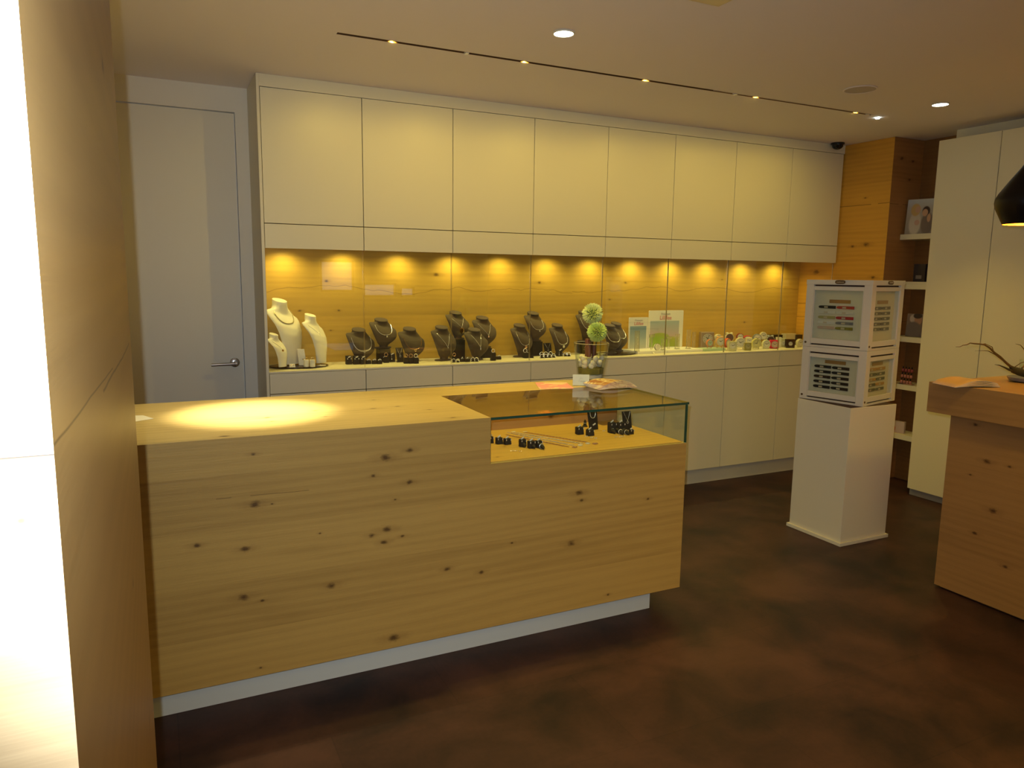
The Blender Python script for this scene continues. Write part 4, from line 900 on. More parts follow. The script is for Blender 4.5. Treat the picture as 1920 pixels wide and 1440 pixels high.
acryl(1188.5, 1199.5, 620, 652, 4.26, 'tall clear stand before the smaller printed board', 5)
acryl(1216, 1227.5, 627, 648, 4.33, 'T shaped clear stand at the left of the larger board', 3, 'T')
acryl(1238.5, 1247.5, 635, 650, 4.27, 'low clear stand in the middle of the larger board', 4)
acryl(1247.5, 1260, 631, 650, 4.32, 'T shaped clear stand at the middle of the larger board', 3, 'T')
acryl(1264.5, 1275, 626, 649, 4.30, 'clear stand at the right edge of the larger board', 5)
acryl(1285.5, 1295.5, 618, 649.5, 4.29, 'tallest clear stand right of the larger board', 6)
acryl(1297, 1304, 622.5, 645, 4.36, 'clear stand next to the square grey clock', 4)
P = plg(1232, 653, 4.26)
L_ = local('watch', 'child watch with dark strap round a cream cushion', 'watch'); r_ = m(6.4, P)
MB().lathe([(r_*.9, -.012), (r_*.95, 0), (r_*.9, .012)], (0, 0, r_), 20, axis='Y').build('cushion', CREAMB, L_.o)
MB().tube([(r_*math.cos(a), -.004, r_+r_*math.sin(a)) for a in [math.radians(20+k*14) for k in range(17)]], .0016, 6).build('strap', strapmat((.05, .02, .02)), L_.o); L_.put(P)
xr0, xr1 = on(1218, 650, 1, 4.28).x, on(1226, 660, 1, 4.20).x
tag(MB().add([(xr0, 4.27, ZPL+.001), (xr0+.012, 4.275, ZPL+.001), (xr1+.012, 4.200, ZS+.002), (xr1, 4.195, ZS+.002), (xr0, 4.27, ZPL+.002), (xr0+.012, 4.275, ZPL+.002), (xr1+.012, 4.200, ZS+.003), (xr1, 4.195, ZS+.003)], [(0, 1, 2, 3), (7, 6, 5, 4), (0, 4, 5, 1), (1, 5, 6, 2), (2, 6, 7, 3), (3, 7, 4, 0)]).build('ribbon', CREAMB, origin=(xr0, 4.24, ZPL)), 'pale strap lying across the edge of the left low plinth', 'strap')

# ---- alarm clocks
DIAL = plain('clock_dial', (.74, .72, .64), .4); DIALG = plain('grey_clock_dial', (.5, .48, .46), .4); HAND = plain('clock_hand', (.03, .03, .03), .4)
NUM = plain('clock_numerals', (.12, .10, .10), .5)
CC = {}
def cmat(c):
    if c not in CC: CC[c] = plain('clock_case', c, .22)
    return CC[c]
def hands(t, r, y, zc, a1, a2, xc=0):
    for a, l, wd in ((a1, .5, .06), (a2, .72, .045)):
        a = math.radians(a); d = Vector((math.sin(a), 0, math.cos(a))); n_ = Vector((d.z, 0, -d.x))*r*wd; c_ = Vector((xc, y, zc)); vs = []
        for yy in (0, -.0008): vs += [c_-d*r*.12-n_+Vector((0, yy, 0)), c_+d*r*l-n_+Vector((0, yy, 0)), c_+d*r*l+n_+Vector((0, yy, 0)), c_-d*r*.12+n_+Vector((0, yy, 0))]
        MB().add(vs, [(0, 1, 2, 3), (7, 6, 5, 4), (0, 4, 5, 1), (1, 5, 6, 2), (2, 6, 7, 3), (3, 7, 4, 0)]).build('hand', HAND, t)
def clock(px, py, rpx, Y, label, col, shape='round', rz=.35, dial=DIAL, rim=None, lift=0, bells=False, ticks=True, asp=1.0, a=(300, 60), dcol=None):
    rz = rz*0.55-0.62
    P = on(px, py, 1, Y); r = m(rpx, P); zc = P.z; base = ZS+.0005+lift
    zc = max(zc, base+r*asp*1.02) if shape == 'round' else zc
    L_ = local('alarm_clock', label, 'alarm clock', 'alarm clocks on the shelf'); t = L_.o; Z = zc-base; d = r*.55
    if shape == 'round':
        MB().lathe([(r*.5, -d), (r*.86, -d*.85), (r, -d*.4), (r, d*.6), (r*.96, d*.8), (r*.86, d*.84), (r*.84, d*.7)], (0, 0, Z), 28, axis='Y', sy=1).build('case', cmat(col), t)
        # lathe axis Y flips: front faces -Y
        MB().lathe([(.0003, d*.74), (r*.85, d*.74), (r*.85, d*.66), (.0003, d*.66)], (0, 0, Z), 24, axis='Y').build('dial', dial, t)
        for sx in (-1, 1): MB().tube([(sx*r*.55, 0, Z-r*.78), (sx*r*.62, -d*.1, 0.001)], r*.1, 8).build('foot', cmat(col), t)
        if bells:
            for sx in (-1, 1): MB().lathe([(r*.36, 0), (r*.33, r*.14), (r*.2, r*.26), (.0003, r*.3)], (sx*r*.48, 0, Z+r*.86), 14).build('bell', cmat(rim or col), t)
        yd = -d*.745
    else:
        h_ = r*asp
        MB().box(-r, r, -d, d, 0.001, Z+h_).build('case', cmat(col), t, bevel=min(.006, r*.25) if shape == 'soft' else .0015)
        if shape in ('oval',):
            MB().lathe([(.0003, -.001), (r*.48, -.001), (r*.48, 0), (.0003, 0)], (0, -d-.0008, Z), 24, axis='Y', sy=1).build('dial', dial, t)
        else:
            MB().lathe([(.0003, -.001), (r*.76, -.001), (r*.76, 0), (.0003, 0)], (0, -d-.0008, Z), 24, axis='Y').build('dial', dial, t)
        yd = -d-.002
    if ticks:
        nb = MB(); rr_ = r*(.66 if shape == 'round' else (.38 if shape == 'oval' else .6))
        for k in range(12):
            an = k*math.pi/6; c_ = (rr_*math.sin(an), Z+rr_*math.cos(an)); s_ = r*.045
            nb.box(c_[0]-s_, c_[0]+s_, yd-.0006, yd-.0001, c_[1]-s_*1.3, c_[1]+s_*1.3)
        nb.build('numerals', NUM, t)
        hands(t, r*(.8 if shape != 'oval' else .5), yd-.0008, Z, *a)
    P.z = base; L_.put(P, rz); return t
# back row
clock(1324.5, 634.5, 12.5, 4.41, 'large square clock with grey dial and big numerals', (.30, .22, .17), 'soft', .5, DIALG, asp=1.0, a=(310, 20))
clock(1345.5, 634, 7.6, 4.40, 'cream round clock behind the twin bell clock', (.72, .68, .48), 'round', .9)
clock(1367, 633, 8.6, 4.41, 'large brown faced round clock with cream rim at the back', (.62, .58, .42), 'round', .4, plain('brown_dial', (.12, .05, .04), .3), bells=True)
clock(1387, 631.5, 6.6, 4.41, 'glossy dark red round clock at the back', (.28, .01, .02), 'round', .5)
clock(1400.5, 637.5, 8.8, 4.40, 'red rimmed round clock at the back', (.62, .04, .05), 'round', .4)
clock(1419, 634, 8.0, 4.41, 'blue grey round clock at the back', (.20, .25, .30), 'round', .3)
clock(1430.5, 629.5, 7.2, 4.43, 'cream round clock rising highest at the back', (.66, .60, .38), 'round', .6, lift=.02)
clock(1444, 637, 7.8, 4.40, 'silver grey round clock behind the pink clock', (.35, .37, .38), 'round', .3, plain('dark_dial', (.09, .04, .04), .3), bells=True)
clock(1404, 638.5, 6.0, 4.34, 'small cream soft square clock behind the olive cube', (.66, .62, .42), 'soft', .3)
# front row
clock(1330, 643, 6.8, 4.27, 'mint and orange rimmed round clock on the mint plinth', (.66, .22, .10), 'round', .9, plain('mint_dial', (.45, .58, .50), .4), lift=.018)
clock(1349.5, 640, 8.8, 4.27, 'round clock with two tone face and twin bells', (.70, .42, .18), 'round', .7, lift=.018, bells=True)
clock(1363, 643, 8.8, 4.26, 'orange red globe clock turned away', (.68, .10, .01), 'round', 1.5, lift=.018)
clock(1372.5, 648, 7.6, 4.20, 'small square cream clock with round dial in front', (.62, .60, .36), 'cube', .45, asp=1.05)
clock(1387.5, 642, 9.4, 4.25, 'large white arched clock with alarm feet in front', (.74, .73, .50), 'round', .35, bells=False)
clock(1401.5, 649, 6.4, 4.19, 'small olive cube clock in front', (.32, .28, .07), 'cube', .35, plain('olive_dial', (.4, .37, .18), .4))
clock(1417.5, 643.5, 9.2, 4.25, 'big cream drum clock with plain dial', (.62, .60, .24), 'round', .5, plain('cream_dial', (.62, .60, .34), .4), a=(270, 20))
clock(1436, 645, 8.0, 4.24, 'white round clock with red numerals and feet', (.74, .74, .52), 'round', .6)
clock(1451, 645.5, 8.2, 4.24, 'hot pink rounded clock', (.70, .02, .07), 'soft', .3, plain('pink_dial', (.66, .5, .45), .4), asp=1.0)
clock(1459.5, 643.5, 5.0, 4.30, 'slim white block clock with small screen', (.68, .68, .55), 'cube', .1, asp=2.3, ticks=False)
clock(1468.5, 643, 5.4, 4.32, 'translucent white block clock beside the glass edge', (.60, .58, .34), 'soft', .2, asp=1.7)
clock(1481, 644, 8.0, 4.24, 'black square clock with white oval dial', (.02, .008, .014), 'oval', .25, asp=1.02)
clock(1499, 642.5, 7.4, 4.26, 'cream round clock at the right end of the row', (.68, .64, .40), 'round', 1.1)
def dbox(pa, pb, pyt, pyb, Y, label, mat, dp=.05):
    xa, xb = on(pa, pyb, 1, Y).x, on(pb, pyb, 1, Y).x; zt = on(pa, pyt, 1, Y).z
    tag(MB().box(xa, xb, Y-dp/2, Y+dp/2, ZS+.0005, zt).build('clock_box', mat, bevel=.002, origin=((xa+xb)/2, Y, ZS)), label, 'clock', 'boxy digital clocks at the back')
dbox(1440, 1462, 628, 650, 4.44, 'long black digital clock at the back', BLACKP)
dbox(1468, 1487, 625.5, 650, 4.44, 'long cream digital clock at the back', cmat((.62, .55, .36)))
dbox(1489, 1506, 627.5, 650, 4.42, 'black digital clock at the right end of the shelf', BLACKP)

# ================================================================== inside the glass showcase
ZF = ZN+.0045
def cg(px, py):
    p = on(px, py, 2, ZF); return p
for i, (a, b_, t_, bt) in enumerate(((917.5, 925, 818, 831), (930, 942, 820, 832), (945, 957.5, 821.5, 833), (974, 986, 823, 837), (990, 1002.5, 826, 840), (1004.5, 1016, 825.5, 839),
                                    (1080, 1093, 800, 814), (1100, 1112.5, 805, 816.5), (1141, 1154, 791, 811), (1157.5, 1170, 791, 812), (1180, 1187.5, 805, 814))):
    names = ['partly hidden behind the left edge', 'left of the leftmost pair', 'right of the leftmost pair', 'left of the three with cones', 'middle of the three with cones', 'right of the three with cones', 'left of the group before the left easel', 'right of the group before the left easel', 'tall left one before the right easel', 'tall middle one before the right easel', 'small right one before the right easel']
    t, P, w_, h_, dp = block(a, b_, t_, bt, 'black block in the showcase, %s' % names[i], gnd=cg, group='black blocks in the showcase', slant=.1)
    L_ = local('earrings', 'tagged earrings on the showcase block %s' % names[i], 'earrings', 'earrings in the showcase'); o = L_.o
    price_tag(o, Vector((-w_*.05, 0, h_+.005)), w_*.55, .6, .006)
    for sx in (-1, 1): MB().lathe([(.0003, .004), (.0018, .001), (.0016, -.003), (.0003, -.005)], (sx*w_*.36, -dp*.46-.003, h_*.86), 8).build('earring', SILVER, o)
    L_.put(P+Vector((0, 0, .0005)))
CONES = [(982.5, 841, 9, 'before the left block of three'), (1000, 843.5, 9, 'before the middle block of three'), (1017, 845, 9, 'before the right block of three'), (1097.5, 803, 8, 'standing behind the group before the left easel'), (1150, 815.5, 9, 'before the tall left block'), (1165, 817.5, 9, 'before the tall middle block'), (1176, 818, 8.5, 'at the right of the row before the right easel')]
for px, py, wpx, nm in CONES:
    P = cg(px, py-3); w_ = m(wpx, P)/2
    L_ = local('ring_cone', 'black finger shaped ring cone %s' % nm, 'jewellery stand', 'ring cones in the showcase')
    up = 'standing' in nm
    if up: MB().lathe([(w_*1.3, 0), (w_*1.2, .003), (w_*.75, .006), (w_*.7, .018), (w_*.5, .028), (.0005, .034)], seg=16).build('cone', BLACKV, L_.o)
    else:
        rg = []
        for k, (yy, zz, rr_) in enumerate(((.030, .016, .95), (.018, .014, .95), (.004, .010, .9), (-.010, .008, .75), (-.018, .0065, .45), (-.021, .006, .1))):
            rg.append([Vector((rr_*w_*math.cos(2*math.pi*q/14), yy, max(.0002, zz+rr_*w_*.9*math.sin(2*math.pi*q/14)))) for q in range(14)])
        MB().loft(rg).build('cone', BLACKV, L_.o)
    L_.put(P+Vector((0, .004, .0005)))
    L2 = local('finger_ring', 'thin silver ring on the cone %s' % nm, 'ring', 'rings on the showcase cones')
    if up: ring_geo(L2.o, Vector((0, 0, .017)), w_*.78, SILVER, .001, True, 'Z')
    else: ring_geo(L2.o, Vector((0, .003, .0105)), w_*.97, SILVER, .0011)
    L2.put(P+Vector((0, .004, .0005)))
easel(1113, 771.5, 806, 21, 'black easel standing at the left in the showcase', 'U shaped silver chain on the left showcase easel', 'U', gnd=cg, lean=.2)
easel(1177, 771.5, 806.5, 20, 'black easel standing at the right in the showcase', 'V shaped silver chain on the right showcase easel', 'V', gnd=cg, lean=.2)
CH = [((962, 811), (1092, 832.5), (1098, 832.5), SILVER, 'third', 9), ((984, 811), (1104, 830.5), (1111, 833), ROSE, 'fourth', 11), ((951, 811.5), (1076, 836), (1084, 836), SILVER, 'second', 9), ((949, 816), (1066, 838.5), (1074, 839.5), ROSE, 'first', 9)]
for (a, b_, c_, mt_, od, rp) in CH:
    A, B, D = cg(*a), cg(*b_), cg(*c_); cen = (A+B)/2
    L_ = local('necklace', 'long necklace lying flat in the showcase, %s of four from the front' % od, 'necklace', 'long necklaces lying in the showcase'); o = L_.o
    loc = lambda q: q-cen
    n = 40
    MB().tube([loc(A.lerp(B, k/n))+Vector((0, .0022*math.sin(k*1.7)+.006*math.sin(math.pi*k/n), .0018)) for k in range(n+1)], [.0017 if k % 2 else .0008 for k in range(n+1)], 6).build('chain', mt_, o)
    MB().tube([loc(A.lerp(B, k/n))+Vector((0, .0022*math.sin(k*1.5+1)-.006*math.sin(math.pi*k/n)-.003*(k/n), .0018)) for k in range(n+1)], [.0008 if k % 2 else .0016 for k in range(n+1)], 6).build('chain', mt_, o)
    r_ = m(rp, D)/2
    for k_ in (1.0, .55): MB().tube([loc(D)+Vector((r_*k_*math.cos(q*math.pi/10)+r_, r_*.9*k_*math.sin(q*math.pi/10), .0022)) for q in range(20)], .0014, 5, closed=True).build('pendant', mt_, o)
    if od in ('third', 'fourth'): MB().box(*[v for p_ in ((loc(A).x-.01, loc(A).x+.012), (loc(A).y-.004, loc(A).y+.004), (.0035, .0042)) for v in p_]).build('price_tag', TAG, o)
    L_.put(cen+Vector((0, 0, .0003)))
for i, (px, py, mt_) in enumerate(((960, 846, GOLD), (967.5, 846, GOLD), (975.5, 847, GOLD), (1100, 819, SILVER), (1109, 821, SILVER), (1117, 822.5, SILVER), (1132, 808.5, SILVER), (1155, 820, SILVER), (1163, 820, SILVER), (1168, 819, SILVER))):
    P = cg(px, py); L_ = local('earrings', ('gold stud pair lying in front, %s of three' % ORD[i]) if i < 3 else 'silver stud pair lying on the showcase floor, %s from left' % ORD[i-3], 'earrings', 'studs lying in the showcase')
    for sx in (-1, 1): MB().lathe([(.0003, 0), (.0028, .0012), (.0022, .0035), (.0003, .0042)], (sx*.0042, 0, 0), 8).build('earring', mt_, L_.o)
    L_.put(P+Vector((0, 0, .0004)))

# ================================================================== on top of the counter
ZT0 = ZK+.0006
def tg_(px, py): return on(px, py, 2, ZT0)
# vase
VP = tg_(1107, 713); rb, rt = m(48, VP)/2, m(66, VP)/2; hV = on(1107, 643, 1, VP.y).z-ZT0
t = thing('glass_vase', 'clear flared glass vase filled with white stones at the back of the counter', 'vase', VP)
prof = [(.001, 0), (rb*.96, 0), (rb, .004), (rb+(rt-rb)*.5, hV*.5), (rt, hV), (rt-.004, hV), (rb+(rt-rb)*.5-.005, hV*.5), (rb-.006, .014), (.001, .012)]
MB().lathe(prof, VP, 44).build('vase_body', GLASSM, t)
MB().tube([VP+Vector(((rt-.002)*math.cos(a*math.pi/20), (rt-.002)*math.sin(a*math.pi/20), hV)) for a in range(40)], .0016, 6, closed=True).build('rim', plain('vase_rim', (.5, .5, .38), .08, spec=.8), t)
def rV(z): return rb+(rt-rb)*z/hV-.007
def layer(z0, z1, name, label, mat, bump_=.002):
    rg = []; n = 28
    for z, k in ((z0, 1), (z1-.002, 1), (z1, .9), (z1+.001, .02)):
        rg.append([VP+Vector((rV(z)*k*math.cos(2*math.pi*q/n), rV(z)*k*math.sin(2*math.pi*q/n), z+(bump_*math.sin(q*2.3) if z > z0 else 0))) for q in range(n)])
    o = MB().loft(rg).build(name, mat, origin=VP); return tag(o, label, 'vase filling', kind='stuff')
layer(.0145, .036, 'gravel', 'pale grey gravel at the bottom of the vase', plain('pale_gravel', (.50, .52, .52), .7, bump=1, bs=260))
layer(.038, .068, 'moss', 'olive green moss layer in the vase', plain('olive_moss', (.16, .145, .03), .9, bump=1, bs=200))
rr = random.Random(5); STN = plain('white_stone', (.72, .68, .56), .6, bump=.5, bs=120)
k = 0; spots_ = []
for lay, z in enumerate((.082, .100, .119)):
    for q in range((9, 8, 5)[lay]):
        a = 2*math.pi*q/(9, 8, 5)[lay]+lay*.4; R0 = rV(z)-.019 if q < 7 else .016
        c_ = VP+Vector((R0*math.cos(a), R0*math.sin(a), z+rr.uniform(-.002, .002))); s_ = rr.uniform(.0148, .0178)
        if lay == 2 and c_.x > VP.x+.02 and rr.random() < .3: continue
        b = MB(); n = 10; rg = []
        for i_ in range(1, 7):
            ph_ = math.pi*i_/7; rg.append([Vector((s_*math.sin(ph_)*math.cos(2*math.pi*w_/n), s_*math.sin(ph_)*math.sin(2*math.pi*w_/n), -s_*.85*math.cos(ph_)))*rr.uniform(.9, 1.06) for w_ in range(n)])
        b.loft(rg); o = b.build('stone', STN); o.location = c_; o.rotation_euler = (rr.random()*3, rr.random()*3, 0)
        tag(o, 'white rounded stone in the glass vase', 'stone', 'white stones in the vase')
for i, (dx, dy, h0, h1, rad) in enumerate(((-.022, -.015, .125, .20, .011), (.004, -.02, .120, .185, .0115), (-.012, .02, .125, .215, .012))):
    b = MB().lathe([(rad, 0), (rad*1.02, (h1-h0)*.5), (rad*.96, h1-h0), (rad*.9, h1-h0+.001)], (0, 0, 0), 14); o = b.build('wood_stick', plain('brown_stick', (.14, .045, .03), .5, bump=.5, bs=90))
    o.location = VP+Vector((dx, dy, h0)); tag(o, 'short brown wooden stick %s inside the vase' % ('at the left', 'at the right', 'at the back')[i], 'stick', 'brown sticks in the vase')
# flower balls
def ball(px, py, rpx, Y, label, col, stem):
    P = on(px, py, 1, Y); R0 = m(rpx, P); rr = random.Random(int(px)); L_ = local('allium_ball', label, 'artificial flower', 'green flower balls'); o = L_.o
    mt1 = plain('floret', col, .6); mt0 = plain('floret_core', (.16, .19, .04), .8)
    n = 14; rg = [[Vector((R0*.62*math.sin(math.pi*i_/10)*math.cos(2*math.pi*w_/n), R0*.62*math.sin(math.pi*i_/10)*math.sin(2*math.pi*w_/n), -R0*.62*math.cos(math.pi*i_/10))) for w_ in range(n)] for i_ in range(1, 10)]
    MB().loft(rg).build('core', mt0, o)
    b = MB(); N_ = 620
    for k in range(N_):
        z = 1-2*(k+.5)/N_; a = k*2.399963; q = math.sqrt(1-z*z); d = Vector((q*math.cos(a), q*math.sin(a), z)); d = (d+Vector((rr.uniform(-.1, .1), rr.uniform(-.1, .1), rr.uniform(-.1, .1)))).normalized()
        e1 = d.orthogonal().normalized(); e2 = d.cross(e1); l0, l1 = R0*.58, R0*rr.uniform(.9, 1.04)
        w0, w1 = .0007, .0021
        vs = [d*l0+e1*w0, d*l0-e1*w0*.5+e2*w0, d*l0-e1*w0*.5-e2*w0, d*(l1-.004)+e1*w1, d*(l1-.004)-e1*w1*.5+e2*w1, d*(l1-.004)-e1*w1*.5-e2*w1, d*l1]
        b.add(vs, [(0, 1, 4, 3), (1, 2, 5, 4), (2, 0, 3, 5), (3, 4, 6), (4, 5, 6), (5, 3, 6)])
    fo = b.build('florets', mt1, o); fo['kind'] = 'stuff'
    if stem:
        MB().tube([stem-P, Vector((stem.x-P.x, stem.y-P.y, -R0*.8)).lerp(Vector((0, 0, -R0*.55)), .5), Vector((0, 0, -R0*.5))], .0042, 10).build('stem', plain('olive_stem', (.16, .13, .03), .6), o)
    L_.put(P)
ball(1111, 588, 20.5, VP.y+.01, 'upper pale green allium ball above the vase', (.78, .86, .34), VP+Vector((-.006, .004, .13)))
ball(1119.5, 622.5, 19.5, VP.y-.05, 'lower green allium ball resting at the vase rim', (.56, .72, .20), VP+Vector((.014, -.02, .13)))
L_ = local('decor_wire', 'thin curled wire with a pearl inside the vase', 'decoration'); o = L_.o
MB().tube([Vector((.044*math.cos(a*.32)*(1-.003*a), .044*math.sin(a*.32), .10+.0022*a)) for a in range(30)], .0008, 5).build('wire', GOLD, o)
MB().tube([(-.044, .0, .17), (-.02, -.01, .20), (-.012, -.012, .222)], .0008, 5).build('wire', GOLD, o)
MB().lathe([(.0003, -.0055), (.0045, -.003), (.0055, 0), (.0045, .003), (.0003, .0055)], (-.014, -.012, .228), 12).build('pearl', plain('pink_pearl', (.75, .55, .42), .25), o); L_.put(VP)
# card in an acrylic holder, leaflet, loose paper
P = tg_(1089, 723.5); w_, h_ = m(31, P), m(21.5, P)
L_ = local('card_holder', 'white card with fine script standing in a clear holder on the glass', 'card'); t = L_.o
MB().box(-w_/2, w_/2, 0, .0006, .002, h_).build('card', PAPER, t)
MB().box(-w_/2, w_/2, -.0022, -.0006, 0, h_).box(-w_/2, w_/2, -.0022, .022, 0, .0016).build('holder', GLASSM, t)
sc_ = MB(); INK = plain('ink', (.30, .24, .22), .6)
sc_.tube([(-.012+.0006*i, -.0003, h_*(.34+.022*i)+.001*math.sin(i*1.1)) for i in range(20)], .00028, 4)
sc_.tube([(-.004+.0013*i, -.0003, h_*.40+.0035*math.sin(i*1.25)*(1 if i < 9 else .5)) for i in range(20)], .00028, 4)
sc_.tube([(.002+.001*i, -.0003, h_*.66+.003*math.sin(i*.9)) for i in range(7)], .00028, 4)
sc_.build('script_lettering', INK, t); L_.put(P, -.42)
a, b_, c_, d_ = [tg_(*q) for q in ((1003, 717.5), (1062, 717), (1076, 728.5), (1012, 730))]
def quad(name, pts, h_, mat, label, cat, group=None, mi=0):
    cen = sum(pts, Vector())/4; vs = [p for p in pts]+[p+Vector((0, 0, h_)) for p in pts]
    return tag(MB().add(vs, [(0, 1, 2, 3), (7, 6, 5, 4), (0, 4, 5, 1), (1, 5, 6, 2), (2, 6, 7, 3), (3, 7, 4, 0)]).build(name, mat, origin=cen), label, cat, group)
lm, lnt, lb = new_mat('pink_leaflet')
tc_ = lnt.nodes.new('ShaderNodeTexNoise'); tc_.inputs['Scale'].default_value = 14; g_ = lnt.nodes.new('ShaderNodeNewGeometry'); lnt.links.new(g_.outputs['Position'], tc_.inputs['Vector'])
cr_ = lnt.nodes.new('ShaderNodeValToRGB'); cr_.color_ramp.interpolation = 'CONSTANT'; cr_.color_ramp.elements[0].color = (.80, .32, .42, 1); cr_.color_ramp.elements[1].position = .52; cr_.color_ramp.elements[1].color = (.80, .62, .48, 1)
lnt.links.new(tc_.outputs['Fac'], cr_.inputs[0]); lnt.links.new(cr_.outputs[0], lb.inputs['Base Color'])
quad('leaflet', [a, b_, c_, d_], .0008, lm, 'coral pink leaflet lying on the counter left of the card', 'leaflet')
quad('paper_sheet', [tg_(*q) for q in ((236, 780), (268, 779), (288, 785), (240, 793))], .0008, PAPER, 'white paper scrap at the left end of the counter', 'paper')
# fanned magazines
def magazine(name, loc, rz, ln, wd, curl, label, group, cover, lift=0):
    L_ = local(name, label, 'magazine', group); t = L_.o; nx, ny = 12, 2; top = []; bot = []
    vs = []; fs = []; mi = []
    for j in (0, 1):
        for i in range(nx+1):
            u = i/nx; x = ln*u; z = lift*(1-u)+curl*math.sin(math.pi*u)*.9+.0006
            vs += [(x, -wd/2*(1-.0*j), z+j*.0016), (x, wd/2, z+j*.0016)]
    o2 = 2*(nx+1)
    for i in range(nx):
        a = 2*i; fs += [(a, a+2, a+3, a+1), (o2+a, o2+a+1, o2+a+3, o2+a+2), (a, o2+a, o2+a+2, a+2), (a+1, a+3, o2+a+3, o2+a+1)]; mi += [1, 0, 1, 1]
    fs += [(0, 1, o2+1, o2), (2*nx, o2+2*nx, o2+2*nx+1, 2*nx+1)]; mi += [1, 1]
    MB().add(vs, fs, mi).build('pages', [cover, PAGE], t); L_.put(loc, rz)
PAGE = plain('magazine_pages', (.66, .66, .72), .4)
cv, cnt, cb = new_mat('orange_cover')
n_ = cnt.nodes.new('ShaderNodeTexNoise'); n_.inputs['Scale'].default_value = 22; n_.inputs['Distortion'].default_value = 1.5; g_ = cnt.nodes.new('ShaderNodeNewGeometry'); cnt.links.new(g_.outputs['Position'], n_.inputs['Vector'])
c2 = cnt.nodes.new('ShaderNodeValToRGB'); c2.color_ramp.elements[0].position = .42; c2.color_ramp.elements[0].color = (.38, .16, .05, 1); c2.color_ramp.elements[1].position = .6; c2.color_ramp.elements[1].color = (.84, .72, .50, 1)
cnt.links.new(n_.outputs['Fac'], c2.inputs[0]); cnt.links.new(c2.outputs[0], cb.inputs['Base Color']); cb.inputs['Roughness'].default_value = .3
Pm = tg_(1112, 728); ang0 = math.atan2((tg_(1197, 724.5)-Pm).y, (tg_(1197, 724.5)-Pm).x)
Lm = (tg_(1197, 724.5)-Pm).length
for k in range(9):
    f_ = k/8
    magazine('magazine', Pm+Vector((-.004+.012*f_, .010*f_, .0019*k)), ang0+.10+.62*f_*.7, Lm*.90, .125, .005+.007*f_, 'orange covered magazine in the fan right of the card, %s from the bottom' % ORD[k], 'fanned magazines on the main counter', cv)

# ================================================================== on the right counter
ZQ0 = ZQ+.0006
def qg(px, py): return on(px, py, 2, ZQ0)
YCV = plain('yellow_cover', (.72, .46, .12), .35)
Pq = qg(1797, 727); Pe = qg(1915, 731)
for k in range(6):
    f_ = k/5; a0 = math.atan2((Pe-Pq).y, (Pe-Pq).x)
    magazine('magazine', Pq+Vector((.004+.052*f_, .075+.010*f_, .0019*k)), a0+.30+.10*f_, .23-.03*f_, .15, .006+.010*f_, 'yellow covered magazine in the fan on the right counter, %s from the bottom' % ORD[k], 'fanned magazines on the right counter', YCV)
# driftwood plant in a dish
PB = on(1918, 718, 2, ZQ0); PB = Vector((3.68, 2.13, ZQ0)); PB = on(1925, 716, 2, ZQ0)
t = thing('plant_dish', 'grey glazed dish holding the driftwood at the right edge', 'dish', PB)
MB().lathe([(.05, 0), (.075, .006), (.085, .022), (.082, .023), (.07, .010), (.001, .006)], PB, 32).build('dish', plain('grey_glaze', (.22, .22, .24), .15), t)
L_ = local('air_plant', 'dark twisted air plant with reaching tendrils on the right counter', 'plant'); o = L_.o
DK = plain('dark_green_leaf', (.045, .038, .018), .6); TW = plain('brown_tendril', (.13, .08, .025), .7)
PY_ = PB.y
def tp(px, py, dy=0): q = on(px, py, 1, PY_+dy); return q-PB
body = [tp(1893, 697), tp(1900, 704), tp(1910, 707), tp(1922, 712), tp(1935, 712)]
MB().tube(body, [.006, .016, .019, .016, .008], 12).build('stem_base', DK, o)
def tendril(pts, r0, r1, mt_=TW):
    n = len(pts); MB().tube([tp(*q) for q in pts], [r0+(r1-r0)*i/(n-1) for i in range(n)], 7).build('tendril', mt_, o)
tendril([(1897, 700), (1885, 690), (1875, 680), (1864, 672), (1855, 663), (1845, 657), (1834, 655.5), (1826, 655), (1818, 654), (1812, 657), (1805, 658), (1799, 661), (1791, 661)], .006, .0009)
tendril([(1862, 670), (1859, 661), (1846, 655), (1836, 656)], .0022, .001)
tendril([(1878, 685), (1866, 676), (1852, 668.5), (1845, 668), (1827, 668.5)], .003, .0006)
tendril([(1900, 705), (1892, 704), (1882, 699), (1872, 695), (1864, 694)], .007, .0008, DK)
tendril([(1902, 698), (1912, 691), (1924, 687), (1935, 690)], .0022, .001)
tendril([(1915, 700), (1935, 680), (1920, 666), (1912, 657), (1903, 655)], .004, .0008)
L_.put(PB+Vector((0, 0, .026)))
tg_obj = on(1917, 712, 1, PB.y+.05)
L_ = local('tumbler', 'small clear glass behind the air plant', 'glass'); MB().lathe([(.001, 0), (.024, 0), (.028, .085), (.0265, .085), (.023, .004), (.001, .004)], seg=28).build('glass_body', GLASSM, L_.o)
L_.put((on(1920, 712, 1, PB.y+.14).x, PB.y+.14, ZQ0))

